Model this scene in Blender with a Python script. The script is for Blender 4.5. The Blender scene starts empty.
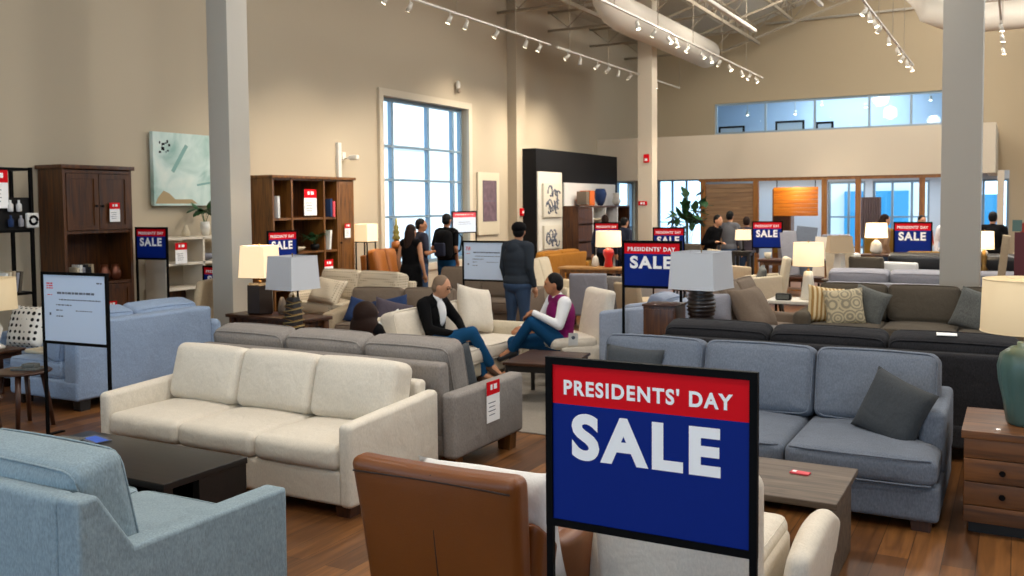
import bpy, bmesh, math, random
from mathutils import Vector, Matrix, Euler
random.seed(7)
C = bpy.context.scene.collection
PI = math.pi
def R(d): return math.radians(d)

# ---------------------------------------------------------------- materials
def lin(h):
    h = h.lstrip('#'); out = []
    for i in (0, 2, 4):
        c = int(h[i:i+2], 16)/255
        out.append(c/12.92 if c <= .04045 else ((c+.055)/1.055)**2.4)
    return tuple(out)+(1,)
def base_mat(name):
    m = bpy.data.materials.new(name); m.use_nodes = True
    return m, m.node_tree, m.node_tree.nodes['Principled BSDF']
def plain(name, col, rough=.5, metal=0, spec=.5, emis=None, es=0, bump=0, bscale=60, var=0, vscale=4, coat=0, trans=0, alpha=1):
    m, nt, b = base_mat(name)
    col = lin(col) if isinstance(col, str) else col
    b.inputs['Base Color'].default_value = col
    b.inputs['Roughness'].default_value = rough
    b.inputs['Metallic'].default_value = metal
    b.inputs['Specular IOR Level'].default_value = spec
    b.inputs['Coat Weight'].default_value = coat
    b.inputs['Transmission Weight'].default_value = trans
    b.inputs['Alpha'].default_value = alpha
    if emis:
        b.inputs['Emission Color'].default_value = lin(emis); b.inputs['Emission Strength'].default_value = es
    tc = nt.nodes.new('ShaderNodeTexCoord')
    if var:
        n = nt.nodes.new('ShaderNodeTexNoise'); n.inputs['Scale'].default_value = vscale; n.inputs['Detail'].default_value = 4
        mx = nt.nodes.new('ShaderNodeMix'); mx.data_type = 'RGBA'
        mx.inputs['A'].default_value = tuple(c*(1-var) for c in col[:3])+(1,)
        mx.inputs['B'].default_value = tuple(min(1, c*(1+var)) for c in col[:3])+(1,)
        nt.links.new(tc.outputs['Object'], n.inputs['Vector']); nt.links.new(n.outputs['Fac'], mx.inputs['Factor'])
        nt.links.new(mx.outputs['Result'], b.inputs['Base Color'])
    if bump:
        n2 = nt.nodes.new('ShaderNodeTexNoise'); n2.inputs['Scale'].default_value = bscale; n2.inputs['Detail'].default_value = 3
        bp = nt.nodes.new('ShaderNodeBump'); bp.inputs['Strength'].default_value = bump; bp.inputs['Distance'].default_value = .01
        nt.links.new(tc.outputs['Object'], n2.inputs['Vector']); nt.links.new(n2.outputs['Fac'], bp.inputs['Height'])
        nt.links.new(bp.outputs['Normal'], b.inputs['Normal'])
    return m
def fabric(name, col, mel=.16, sheen=.04, wrinkle=.35, second=None):
    """woven upholstery: fine melange, soft large scale wear, creases and thread bump"""
    m, nt, b = base_mat(name); c = lin(col)
    b.inputs['Roughness'].default_value = .95; b.inputs['Specular IOR Level'].default_value = .1
    b.inputs['Sheen Weight'].default_value = sheen; b.inputs['Sheen Roughness'].default_value = .5
    tc = nt.nodes.new('ShaderNodeTexCoord')
    n = nt.nodes.new('ShaderNodeTexNoise'); n.inputs['Scale'].default_value = 130; n.inputs['Detail'].default_value = 2
    mp = nt.nodes.new('ShaderNodeMapping'); mp.inputs['Scale'].default_value = (1, 1, .45)
    nl = nt.nodes.new('ShaderNodeTexNoise'); nl.inputs['Scale'].default_value = 3.5; nl.inputs['Detail'].default_value = 3
    ad = nt.nodes.new('ShaderNodeMath'); ad.operation = 'MULTIPLY_ADD'; ad.inputs[1].default_value = .35
    mx = nt.nodes.new('ShaderNodeMix'); mx.data_type = 'RGBA'
    rr = nt.nodes.new('ShaderNodeMapRange'); rr.inputs['From Min'].default_value = .4; rr.inputs['From Max'].default_value = .95
    mx.inputs['A'].default_value = tuple(v*(1-mel) for v in c[:3])+(1,)
    mx.inputs['B'].default_value = tuple(min(1, v*(1+mel)) for v in (lin(second) if second else c)[:3])+(1,)
    L = nt.links.new
    L(tc.outputs['Object'], mp.inputs['Vector']); L(mp.outputs['Vector'], n.inputs['Vector']); L(tc.outputs['Object'], nl.inputs['Vector'])
    L(nl.outputs['Fac'], ad.inputs[0]); L(n.outputs['Fac'], ad.inputs[2]); L(ad.outputs['Value'], rr.inputs['Value'])
    L(rr.outputs['Result'], mx.inputs['Factor']); L(mx.outputs['Result'], b.inputs['Base Color'])
    w = nt.nodes.new('ShaderNodeTexNoise'); w.inputs['Scale'].default_value = 7; w.inputs['Detail'].default_value = 2; w.inputs['Distortion'].default_value = .6
    b1 = nt.nodes.new('ShaderNodeBump'); b1.inputs['Strength'].default_value = wrinkle; b1.inputs['Distance'].default_value = .03
    b2 = nt.nodes.new('ShaderNodeBump'); b2.inputs['Strength'].default_value = .35; b2.inputs['Distance'].default_value = .003
    L(tc.outputs['Object'], w.inputs['Vector']); L(w.outputs['Fac'], b1.inputs['Height'])
    L(n.outputs['Fac'], b2.inputs['Height']); L(b1.outputs['Normal'], b2.inputs['Normal']); L(b2.outputs['Normal'], b.inputs['Normal'])
    return m
def wood(name, c1, c2, rough=.45, axis='Z', scale=3, coat=.1):
    m, nt, b = base_mat(name)
    tc = nt.nodes.new('ShaderNodeTexCoord'); mp = nt.nodes.new('ShaderNodeMapping')
    s = [9*scale]*3; s['XYZ'.index(axis)] = .7*scale; mp.inputs['Scale'].default_value = s
    n = nt.nodes.new('ShaderNodeTexNoise'); n.inputs['Scale'].default_value = 1.2; n.inputs['Detail'].default_value = 7; n.inputs['Distortion'].default_value = 1.1
    cr = nt.nodes.new('ShaderNodeValToRGB'); cr.color_ramp.elements[0].position = .32; cr.color_ramp.elements[1].position = .68
    cr.color_ramp.elements[0].color = lin(c1); cr.color_ramp.elements[1].color = lin(c2)
    L = nt.links.new
    L(tc.outputs['Object'], mp.inputs['Vector']); L(mp.outputs['Vector'], n.inputs['Vector']); L(n.outputs['Fac'], cr.inputs['Fac'])
    L(cr.outputs['Color'], b.inputs['Base Color']); b.inputs['Roughness'].default_value = rough; b.inputs['Coat Weight'].default_value = coat
    bp = nt.nodes.new('ShaderNodeBump'); bp.inputs['Strength'].default_value = .12; bp.inputs['Distance'].default_value = .004
    L(n.outputs['Fac'], bp.inputs['Height']); L(bp.outputs['Normal'], b.inputs['Normal'])
    return m
def checker(name, c1, c2, sx, sy, kind='dots'):
    m, nt, b = base_mat(name); L = nt.links.new
    tc = nt.nodes.new('ShaderNodeTexCoord'); b.inputs['Roughness'].default_value = .9
    mx = nt.nodes.new('ShaderNodeMix'); mx.data_type = 'RGBA'; mx.inputs['A'].default_value = lin(c1); mx.inputs['B'].default_value = lin(c2)
    if kind == 'dots':
        v = nt.nodes.new('ShaderNodeTexVoronoi'); v.inputs['Scale'].default_value = sx; v.inputs['Randomness'].default_value = sy
        lt = nt.nodes.new('ShaderNodeMath'); lt.operation = 'LESS_THAN'; lt.inputs[1].default_value = .33
        L(tc.outputs['Object'], v.inputs['Vector']); L(v.outputs['Distance'], lt.inputs[0]); L(lt.outputs['Value'], mx.inputs['Factor'])
    elif kind == 'medallion':
        v = nt.nodes.new('ShaderNodeTexVoronoi'); v.inputs['Scale'].default_value = sx; v.inputs['Randomness'].default_value = .5
        w = nt.nodes.new('ShaderNodeMath'); w.operation = 'MULTIPLY'; w.inputs[1].default_value = 26
        s = nt.nodes.new('ShaderNodeMath'); s.operation = 'SINE'
        g = nt.nodes.new('ShaderNodeMath'); g.operation = 'GREATER_THAN'; g.inputs[1].default_value = 0
        L(tc.outputs['Object'], v.inputs['Vector']); L(v.outputs['Distance'], w.inputs[0]); L(w.outputs[0], s.inputs[0]); L(s.outputs[0], g.inputs[0]); L(g.outputs[0], mx.inputs['Factor'])
    else:
        w = nt.nodes.new('ShaderNodeTexWave'); w.inputs['Scale'].default_value = sx; w.inputs['Distortion'].default_value = sy; w.bands_direction = kind
        g = nt.nodes.new('ShaderNodeMath'); g.operation = 'GREATER_THAN'; g.inputs[1].default_value = .5
        L(tc.outputs['Object'], w.inputs['Vector']); L(w.outputs['Fac'], g.inputs[0]); L(g.outputs[0], mx.inputs['Factor'])
    L(mx.outputs['Result'], b.inputs['Base Color'])
    return m
def shade_mat(name, col, es):
    m, nt, b = base_mat(name)
    b.inputs['Base Color'].default_value = lin(col); b.inputs['Roughness'].default_value = .9
    if es:
        b.inputs['Emission Color'].default_value = lin('#ffdca0'); b.inputs['Emission Strength'].default_value = es
    return m

# ---------------------------------------------------------------- mesh builder
def T(c=(0,0,0), rot=None):
    m = Matrix.Translation(c)
    if rot is not None: m = m @ Euler(rot).to_matrix().to_4x4()
    return m
class MB:
    def __init__(s): s.bm = bmesh.new(); s.smooth = []
    def _new(s, verts, faces, M, mat, smooth):
        vs = [s.bm.verts.new(M @ Vector(v) if M else Vector(v)) for v in verts]
        for f in faces:
            try: fc = s.bm.faces.new([vs[i] for i in f])
            except ValueError: continue
            fc.material_index = mat; fc.smooth = smooth
        return vs
    def box(s, c, d, bev=0, mat=0, rot=None, M=None):
        if bev: return s.rbox(c, d, bev, mat=mat, rot=rot, M=M, n=1, k=2)
        x, y, z = d[0]/2, d[1]/2, d[2]/2
        v = [(-x,-y,-z),(x,-y,-z),(x,y,-z),(-x,y,-z),(-x,-y,z),(x,-y,z),(x,y,z),(-x,y,z)]
        f = [(0,3,2,1),(4,5,6,7),(0,1,5,4),(1,2,6,5),(2,3,7,6),(3,0,4,7)]
        A = T(c, rot); A = (M @ A) if M else A
        s._new(v, f, A, mat, False); return s
    def rbox(s, c, d, r, puff=(0,0,0), n=5, k=3, mat=0, rot=None, M=None, fn=None):
        h = [max(v/2, 1e-4) for v in d]; r = min(r, *[v*.98 for v in h])
        def ax(hh):
            e = [-hh + r*(1-math.tan(R(45)*(1-i/k))) for i in range(k)] + [-hh+r]
            e = sorted(set(round(v, 6) for v in e))
            inner = [(-hh+r)+(2*hh-2*r)*i/n for i in range(n+1)]
            full = e[:-1] + inner + [-v for v in reversed(e[:-1])]
            return full
        A = T(c, rot); A = (M @ A) if M else A
        cache = {}
        def put(p):
            key = tuple(round(v, 5) for v in p)
            if key in cache: return cache[key]
            inn = [max(-hh+r, min(hh-r, v)) for v, hh in zip(p, h)]
            q = Vector([a-b for a, b in zip(p, inn)])
            o = Vector(inn) + (q.normalized()*r if q.length > 1e-9 else q)
            u = [max(-1, min(1, o[i]/h[i])) for i in range(3)]
            o2 = o.copy()
            for i in range(3):
                if puff[i]:
                    a, b = u[(i+1) % 3], u[(i+2) % 3]
                    o2[i] += puff[i]*u[i]*max(0, 1-a*a)*max(0, 1-b*b)
            if fn: o2 = Vector(fn(o2, u))
            cache[key] = s.bm.verts.new(A @ o2); return cache[key]
        axs = [ax(v) for v in h]
        for i in range(3):
            a, b = (i+1) % 3, (i+2) % 3
            for sg in (-1, 1):
                for ia in range(len(axs[a])-1):
                    for ib in range(len(axs[b])-1):
                        q = []
                        for da, db in ((0,0),(1,0),(1,1),(0,1)):
                            p = [0,0,0]; p[i] = sg*h[i]; p[a] = axs[a][ia+da]; p[b] = axs[b][ib+db]; q.append(put(p))
                        if sg < 0: q.reverse()
                        if len(set(q)) < 3: continue
                        try: f = s.bm.faces.new(q)
                        except ValueError: continue
                        f.material_index = mat; f.smooth = True
        return s
    def cyl(s, p1, p2, r1, r2=None, seg=16, mat=0, M=None, smooth=True, twist=0):
        r2 = r1 if r2 is None else r2
        p1, p2 = Vector(p1), Vector(p2); d = (p2-p1).normalized()
        up = Vector((0,0,1)) if abs(d.z) < .95 else Vector((1,0,0))
        a = d.cross(up).normalized(); b = d.cross(a)
        if abs(d.z) > .95: a, b = Vector((1,0,0)), Vector((0,1,0))*(1 if d.z > 0 else -1)
        vs = []
        for p, r in ((p1, r1), (p2, r2)):
            for i in range(seg):
                t = 2*PI*i/seg+twist; vs.append(p+a*math.cos(t)*r+b*math.sin(t)*r)
        f = [(i, (i+1) % seg, seg+(i+1) % seg, seg+i) for i in range(seg)]
        v = s._new(vs, f, M, mat, smooth)
        for ring in (v[:seg][::-1], v[seg:]):
            try: fc = s.bm.faces.new(ring); fc.material_index = mat
            except ValueError: pass
        return s
    def tube(s, pts, r, mat=0, seg=8, closed=False, M=None):
        pts = [Vector(p) for p in pts]; n = len(pts); rings = []
        for i, p in enumerate(pts):
            t = (pts[(i+1) % n]-pts[i-1]) if (closed or 0 < i < n-1) else (pts[1]-pts[0] if i == 0 else pts[-1]-pts[-2])
            t.normalize(); up = Vector((0,0,1)) if abs(t.z) < .9 else Vector((0,1,0))
            a = t.cross(up).normalized(); b = t.cross(a)
            rr = r[i] if isinstance(r, (list, tuple)) else r
            rings.append([s.bm.verts.new((M @ q) if M else q) for q in [p+a*math.cos(2*PI*j/seg)*rr+b*math.sin(2*PI*j/seg)*rr for j in range(seg)]])
        for i in range(n if closed else n-1):
            A, B = rings[i], rings[(i+1) % n]
            for j in range(seg):
                f = s.bm.faces.new((A[j], A[(j+1) % seg], B[(j+1) % seg], B[j])); f.material_index = mat; f.smooth = True
        if not closed:
            for rg in (rings[0][::-1], rings[-1]):
                f = s.bm.faces.new(rg); f.material_index = mat
        return s
    def lathe(s, prof, c=(0,0,0), seg=28, mat=0, M=None, smooth=True, sq=1, fn=None, cap=True, rotz=0):
        rings = []
        for r, z in prof:
            rg = []
            for i in range(seg):
                t = 2*PI*i/seg+rotz; rr = fn(r, z, t) if fn else r
                p = Vector((c[0]+rr*math.cos(t), c[1]+rr*math.sin(t)*sq, c[2]+z)); rg.append(s.bm.verts.new((M @ p) if M else p))
            rings.append(rg)
        for A, B in zip(rings, rings[1:]):
            for j in range(seg):
                f = s.bm.faces.new((A[j], A[(j+1) % seg], B[(j+1) % seg], B[j])); f.material_index = mat; f.smooth = smooth
        if cap:
            for rg in (rings[0][::-1], rings[-1]):
                f = s.bm.faces.new(rg); f.material_index = mat
        return s
    def prism(s, pts, axis, a, b, mat=0, M=None, bev=0):
        """pts: outline in the two remaining axes, extruded along axis from a to b"""
        def mk(p, t):
            return {'X': (t, p[0], p[1]), 'Y': (p[0], t, p[1]), 'Z': (p[0], p[1], t)}[axis]
        n = len(pts); v = [mk(p, a) for p in pts]+[mk(p, b) for p in pts]
        f = [tuple(range(n))[::-1], tuple(range(n, 2*n))]+[(i, (i+1) % n, n+(i+1) % n, n+i) for i in range(n)]
        vs = s._new(v, f, M, mat, False)
        if bev:
            bmesh.ops.recalc_face_normals(s.bm, faces=list({fc for q in vs for fc in q.link_faces}))
            es = list({e for q in vs for e in q.link_edges})
            g = bmesh.ops.bevel(s.bm, geom=es, offset=bev, segments=3, affect='EDGES', profile=.5)
            for fc in g['faces']: fc.material_index = mat; fc.smooth = True
        return s
    def ball(s, c, r, mat=0, seg=14, M=None, rot=None):
        r = (r,)*3 if not isinstance(r, (tuple, list)) else r
        A = T(c, rot) @ Matrix.Diagonal((*r, 1)); A = (M @ A) if M else A
        nu, nv = seg, max(6, seg*2//3)
        vs = [s.bm.verts.new(A @ Vector((0,0,1)))]
        for a in range(1, nv):
            t = PI*a/nv
            for b in range(nu):
                f = 2*PI*b/nu; vs.append(s.bm.verts.new(A @ Vector((math.sin(t)*math.cos(f), math.sin(t)*math.sin(f), math.cos(t)))))
        vs.append(s.bm.verts.new(A @ Vector((0,0,-1))))
        fs = [(0, 1+b, 1+(b+1) % nu) for b in range(nu)]
        for a in range(nv-2):
            for b in range(nu): p0 = 1+a*nu; p1 = p0+nu; fs.append((p0+b, p1+b, p1+(b+1) % nu, p0+(b+1) % nu))
        p0 = 1+(nv-2)*nu; fs += [(p0+(b+1) % nu, p0+b, len(vs)-1) for b in range(nu)]
        for f in fs:
            fc = s.bm.faces.new([vs[q] for q in f]); fc.material_index = mat; fc.smooth = True
        return s
    def obj(s, name, mat, parent=None, loc=None, norm=True):
        if norm: bmesh.ops.recalc_face_normals(s.bm, faces=s.bm.faces)
        me = bpy.data.meshes.new(name); s.bm.to_mesh(me); s.bm.free()
        for m in (mat if isinstance(mat, (list, tuple)) else [mat]): me.materials.append(m)
        o = bpy.data.objects.new(name, me); C.objects.link(o)
        if parent: o.parent = parent
        if loc: o.location = loc
        return o
def tag(o, label, cat, group=None, kind=None):
    o['label'] = label; o['category'] = cat
    if group: o['group'] = group
    if kind: o['kind'] = kind
    return o
def thing(name, label, cat, loc=(0,0,0), rz=0, group=None):
    o = bpy.data.objects.new(name, None); C.objects.link(o)
    o.empty_display_size = .1
    o.location = loc; o.rotation_euler = (0, 0, R(rz)); return tag(o, label, cat, group)
def struct(name, mb, mat):
    o = mb.obj(name, mat); o['kind'] = 'structure'; return o

TXT = {}
def text_into(mb, s, w, h, c, mat, depth=.002, bold=.02, M=None, align='c'):
    """lettering as mesh: fits string s into w x h centred on c in the local XZ plane, facing -Y"""
    if (s, bold) in TXT:
        V, F = TXT[(s, bold)]
        mb._new([(c[0]+v[0]*w, c[1]-depth, c[2]+v[1]*h) for v in V], F, M, mat, False); return
    cu = bpy.data.curves.new('t', 'FONT'); cu.body = s; cu.extrude = 0; cu.offset = bold; cu.resolution_u = 6
    cu.space_character = 1.18
    o = bpy.data.objects.new('t', cu); C.objects.link(o)
    bpy.context.view_layer.update()
    me = bpy.data.meshes.new_from_object(o.evaluated_get(bpy.context.evaluated_depsgraph_get()))
    xs = [v.co.x for v in me.vertices]; ys = [v.co.y for v in me.vertices]
    x0, x1, y0, y1 = min(xs), max(xs), min(ys), max(ys)
    TXT[(s, bold)] = ([((v.co.x-x0)/(x1-x0)-.5, (v.co.y-y0)/(y1-y0)-.5) for v in me.vertices], [tuple(p.vertices) for p in me.polygons])
    mb._new([(c[0]+v[0]*w, c[1]-depth, c[2]+v[1]*h) for v in TXT[(s, bold)][0]], TXT[(s, bold)][1], M, mat, False)
    bpy.data.objects.remove(o); bpy.data.curves.remove(cu); bpy.data.meshes.remove(me)
# ---------------------------------------------------------------- palette
M = {
 'wall': plain('wall_paint', '#b8ab95', .85, bump=.05, bscale=90, var=.04, vscale=.6),
 'bulk': plain('bulkhead_paint', '#d9ccb6', .85, var=.03, vscale=.8),
 'backwall': plain('back_wall_paint', '#b5a386', .85, var=.04, vscale=.5),
 'column': plain('column_paint', '#b5b1a8', .7, bump=.04),
 'trimw': plain('white_trim', '#dcd8cf', .6),
 'dark': plain('charcoal_paint', '#141417', .7, spec=.2),
 'black': plain('black_metal', '#030304', .6, spec=.1),
 'blk': plain('black_plastic', '#09090a', .55, spec=.25),
 'red': plain('sign_red', '#d80718', .6, spec=.15),
 'navy': plain('sign_navy', '#03237a', .6, spec=.15),
 'white': plain('print_white', '#fdfdfd', .6, spec=.15),
 'paper': plain('paper_window_tint', '#cfdff5', .6),  # blue reflection of the window is put into the paper colour
 'ink': plain('print_ink', '#5a6070', .6),
 'inkred': plain('print_red', '#d84a55', .6),
 'mullion': plain('blue_grey_aluminium', '#7d93a3', .4, metal=.3),
 'bluewall': plain('pale_blue_paint', '#c6d2de', .8),
 'oakpost': wood('orange_oak', '#7a4a16', '#a8702c', .5, 'Z', 2),
 'walnut': wood('dark_walnut', '#2e1204', '#5e340c', .42, 'Z', 2.2),
 'walnut2': wood('mid_walnut', '#50300f', '#82521f', .45, 'Z', 2.2),
 'walnutx': wood('dark_walnut_flat', '#241006', '#4a2710', .42, 'X', 2.2),
 'espresso': wood('espresso_wood', '#0d0a09', '#1a1311', .4, 'X', 2, coat=.05),
 'greytop': wood('grey_brown_oak', '#43382d', '#6d5d4e', .6, 'X', 2, coat=0),
 'rustic': wood('rustic_chestnut', '#43260e', '#784a20', .5, 'X', 1.6),
 'rusticz': wood('rustic_chestnut_side', '#3c210c', '#6a3f1c', .5, 'Z', 1.6),
 'legwood': wood('leg_wood', '#2e170c', '#4a2714', .45, 'Z', 3),
 'legblack': plain('black_leg', '#141110', .5),
 'lightoak': wood('light_oak', '#9b6d3e', '#c2935c', .5, 'X', 2),
 'orangepanel': wood('orange_wood_panel', '#b8600c', '#e68e24', .5, 'X', 1.2),
 'slat': wood('brown_slats', '#93755a', '#b89874', .6, 'X', 1.5),
 'creamf': fabric('cream_linen', '#d8d0c2', .09),
 'greyf': fabric('warm_grey_tweed', '#8b8580', .2),
 'bluef': fabric('slate_blue_linen', '#6b7380', .2),
 'blue2f': fabric('pale_blue_chenille', '#8fa2bd', .16),
 'iceblue': fabric('ice_blue_tweed', '#84959e', .22),
 'charf': fabric('charcoal_tweed', '#2a2a2d', .35),
 'taupef': fabric('taupe_linen', '#575046', .14),
 'taupe2': fabric('brown_taupe_velvet', '#77695c', .12),
 'silver': fabric('silver_grey_linen', '#8e8f98', .12),
 'beige': fabric('beige_linen', '#b3a288', .12),
 'cream2': fabric('ivory_boucle', '#d8cfc0', .08),
 'oat': fabric('oatmeal_linen', '#c8bda6', .12),
 'greypill': fabric('dark_grey_pillow', '#43474b', .14),
 'navyp': fabric('navy_velvet', '#2c3d62', .1),
 'whitep': fabric('white_cotton', '#dcdcda', .05),
 'plum': fabric('plum_grey_velvet', '#4e4750', .12),
 'tweedp': fabric('speckled_grey_tweed', '#5f615f', .35),
 'tawny': fabric('tawny_velvet', '#a8702a', .12),
 'olivey': fabric('mustard_velvet', '#8a6a30', .12),
 'saddle': plain('saddle_leather', '#6f3b0e', .4, bump=.12, bscale=140, var=.16, vscale=5, spec=.5),
 'orleather': plain('cognac_leather', '#9a5a20', .45, bump=.1, bscale=120, var=.1),
 'blleather': plain('black_leather', '#17181c', .38, bump=.12, bscale=100),
 'check': checker('cream_check_weave', '#cfc3ae', '#a2947e', 26, 0, 'dots'),
 'lattice': checker('black_white_lattice', '#e8e6e0', '#101012', 15, 0, 'dots'),
 'medal': checker('cream_grey_medallion', '#c0b393', '#908874', 7, 0, 'medallion'),
 'shade_off': shade_mat('unlit_shade', '#c9ccd2', 0),
 'shade_on': shade_mat('lit_shade', '#e6dac4', .75),
 'shade_dim': shade_mat('dim_shade', '#cdbb9c', .2),
 'shade_hot': shade_mat('bright_shade', '#f4ecdc', 1.6),
 'bulb': plain('spot_lens', '#fff4e0', .4, emis='#fff0d0', es=14),
 'trackw': plain('track_white', '#cfc9bd', .5),
 'steel': plain('ceiling_steel', '#a89c88', .6),
 'deck': plain('ceiling_deck', '#c6c0b4', .8, bump=.1, bscale=20),
 'duct': plain('painted_duct', '#d8d0c2', .6),
 'skin': plain('skin', '#c08a68', .55), 'skin2': plain('tan_skin', '#a8714e', .55),
 'hairbr': plain('brown_hair', '#24130b', .7, spec=.2, bump=.3, bscale=60), 'hairbk': plain('black_hair', '#0a0808', .6, spec=.2, bump=.3, bscale=60),
 'hairgr': plain('sandy_grey_hair', '#7a6450', .7, bump=.3, bscale=80),
 'tblack': plain('black_cotton', '#0b0b0d', .85, spec=.1), 'tgrey': plain('grey_fleece', '#2f353d', .9, spec=.1),
 'tnavy': plain('navy_cotton', '#141a30', .85), 'jeans': plain('blue_denim', '#194870', .9, spec=.1, bump=.1, bscale=200, var=.15),
 'jeansd': plain('dark_denim', '#2b4260', .85, var=.15), 'twhite': plain('white_knit', '#e6e6e8', .85),
 'purple': plain('purple_vest', '#7a0f58', .8, spec=.2, bump=.15, bscale=18), 'tmid': plain('mid_grey_cotton', '#5c5c60', .9), 'ttan': plain('tan_cotton', '#8a6d55', .9),
 'tred': plain('red_cotton', '#a83226', .85), 'shoe': plain('brown_shoe', '#4e3526', .6), 'shoed': plain('dark_shoe', '#18171a', .6),
 'eye': plain('eye_dark', '#15100d', .3), 'lip': plain('lip', '#8e4d40', .6),
 'tealglaze': plain('teal_glaze', '#4a6a66', .35, coat=.2, var=.25, vscale=3),
 'darkcer': plain('dark_brown_ceramic', '#241713', .35, coat=.4),
 'whitecer': plain('white_ceramic', '#dad6cc', .4, coat=.3),
 'redglaze': plain('red_glaze', '#c01018', .3, coat=.5),
 'leaf': plain('leaf_green', '#1f4a26', .5, var=.3, vscale=8), 'pot': plain('clay_pot', '#8a5a3a', .8),
 'brass': plain('brass', '#8a6a3a', .35, metal=.8), 'grass': plain('glass', '#ffffff', .05, trans=1),
}
def glass_mat():
    m = bpy.data.materials.new('window_glass'); m.use_nodes = True; nt = m.node_tree; nt.nodes.clear()
    o = nt.nodes.new('ShaderNodeOutputMaterial'); t = nt.nodes.new('ShaderNodeBsdfTransparent'); g = nt.nodes.new('ShaderNodeBsdfGlossy')
    mx = nt.nodes.new('ShaderNodeMixShader'); fr = nt.nodes.new('ShaderNodeFresnel'); fr.inputs['IOR'].default_value = 1.45
    t.inputs['Color'].default_value = (.9, .96, 1, 1); g.inputs['Roughness'].default_value = .02
    ge = nt.nodes.new('ShaderNodeNewGeometry'); sb = nt.nodes.new('ShaderNodeMath'); sb.operation = 'SUBTRACT'; sb.use_clamp = True
    nt.links.new(fr.outputs[0], sb.inputs[0]); nt.links.new(ge.outputs['Backfacing'], sb.inputs[1]); nt.links.new(sb.outputs[0], mx.inputs[0]); nt.links.new(t.outputs[0], mx.inputs[1]); nt.links.new(g.outputs[0], mx.inputs[2]); nt.links.new(mx.outputs[0], o.inputs[0])
    return m
M['glass'] = glass_mat()
def floor_mat():
    m, nt, b = base_mat('plank_floor'); L = nt.links.new
    tc = nt.nodes.new('ShaderNodeTexCoord'); mp = nt.nodes.new('ShaderNodeMapping'); mp.inputs['Rotation'].default_value = (0, 0, PI/2)
    br = nt.nodes.new('ShaderNodeTexBrick'); br.inputs['Scale'].default_value = 1; br.inputs['Brick Width'].default_value = 1.5; br.inputs['Row Height'].default_value = .16
    br.inputs['Mortar Size'].default_value = .002; br.inputs['Color1'].default_value = lin('#5c3a1e'); br.inputs['Color2'].default_value = lin('#8a5c30'); br.inputs['Mortar'].default_value = lin('#2c1a10')
    br.inputs['Bias'].default_value = 0
    L(tc.outputs['Object'], mp.inputs['Vector']); L(mp.outputs['Vector'], br.inputs['Vector'])
    m2 = nt.nodes.new('ShaderNodeMapping'); m2.inputs['Scale'].default_value = (14, 1.1, 1)
    n = nt.nodes.new('ShaderNodeTexNoise'); n.inputs['Scale'].default_value = 1.6; n.inputs['Detail'].default_value = 8; n.inputs['Distortion'].default_value = .8
    L(tc.outputs['Object'], m2.inputs['Vector']); L(m2.outputs['Vector'], n.inputs['Vector'])
    cr = nt.nodes.new('ShaderNodeValToRGB'); cr.color_ramp.elements[0].position = .3; cr.color_ramp.elements[1].position = .7
    cr.color_ramp.elements[0].color = (.42, .38, .36, 1); cr.color_ramp.elements[1].color = (1.15, 1.12, 1.08, 1)
    L(n.outputs['Fac'], cr.inputs['Fac'])
    mx = nt.nodes.new('ShaderNodeMix'); mx.data_type = 'RGBA'; mx.blend_type = 'MULTIPLY'; mx.inputs['Factor'].default_value = .85
    L(br.outputs['Color'], mx.inputs['A']); L(cr.outputs['Color'], mx.inputs['B']); L(mx.outputs['Result'], b.inputs['Base Color'])
    b.inputs['Roughness'].default_value = .42
    bp = nt.nodes.new('ShaderNodeBump'); bp.inputs['Strength'].default_value = .1; bp.inputs['Distance'].default_value = .004
    L(n.outputs['Fac'], bp.inputs['Height']); L(bp.outputs['Normal'], b.inputs['Normal'])
    return m
M['floor'] = floor_mat()

# ---------------------------------------------------------------- furniture builders (front of every seat faces local -Y)
def piped_cushion(mb, c, d, r, puff, rot=None, pipe=.006, axis=2, n=7):
    """soft box with a welt along the two large outlines; axis = thin direction"""
    mb.rbox(c, d, r, puff=puff, n=n, k=3, rot=rot)
    if pipe:
        A = T(c, rot); i = axis; a, b = [(1,2),(0,2),(0,1)][i]
        for sg in (-1, 1):
            pts = []; ha, hb = d[a]/2-r*.25, d[b]/2-r*.25; rc = max(r, .03)
            for (sa, sb, t0) in ((1,1,0),(-1,1,90),(-1,-1,180),(1,-1,270)):
                for k in range(4):
                    t = R(t0+30*k); p = [0,0,0]
                    p[a] = sa*(ha-rc)+rc*math.cos(t); p[b] = sb*(hb-rc)+rc*math.sin(t); p[i] = sg*(d[i]/2-r*.25)
                    pts.append(p)
            # denser sides so the welt follows the puffed face
            q = []
            for j in range(len(pts)):
                p0, p1 = Vector(pts[j]), Vector(pts[(j+1) % len(pts)]); m = max(1, int((p1-p0).length/.08))
                q += [p0.lerp(p1, k/m) for k in range(m)]
            for v in q:
                ua, ub = v[a]/(d[a]/2), v[b]/(d[b]/2)
                if puff[a]: v[a] += puff[a]*ua*max(0, 1-ub*ub)*.35
                if puff[b]: v[b] += puff[b]*ub*max(0, 1-ua*ua)*.9
            mb.tube(q, pipe, closed=True, M=A, seg=6)
    return mb
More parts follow.
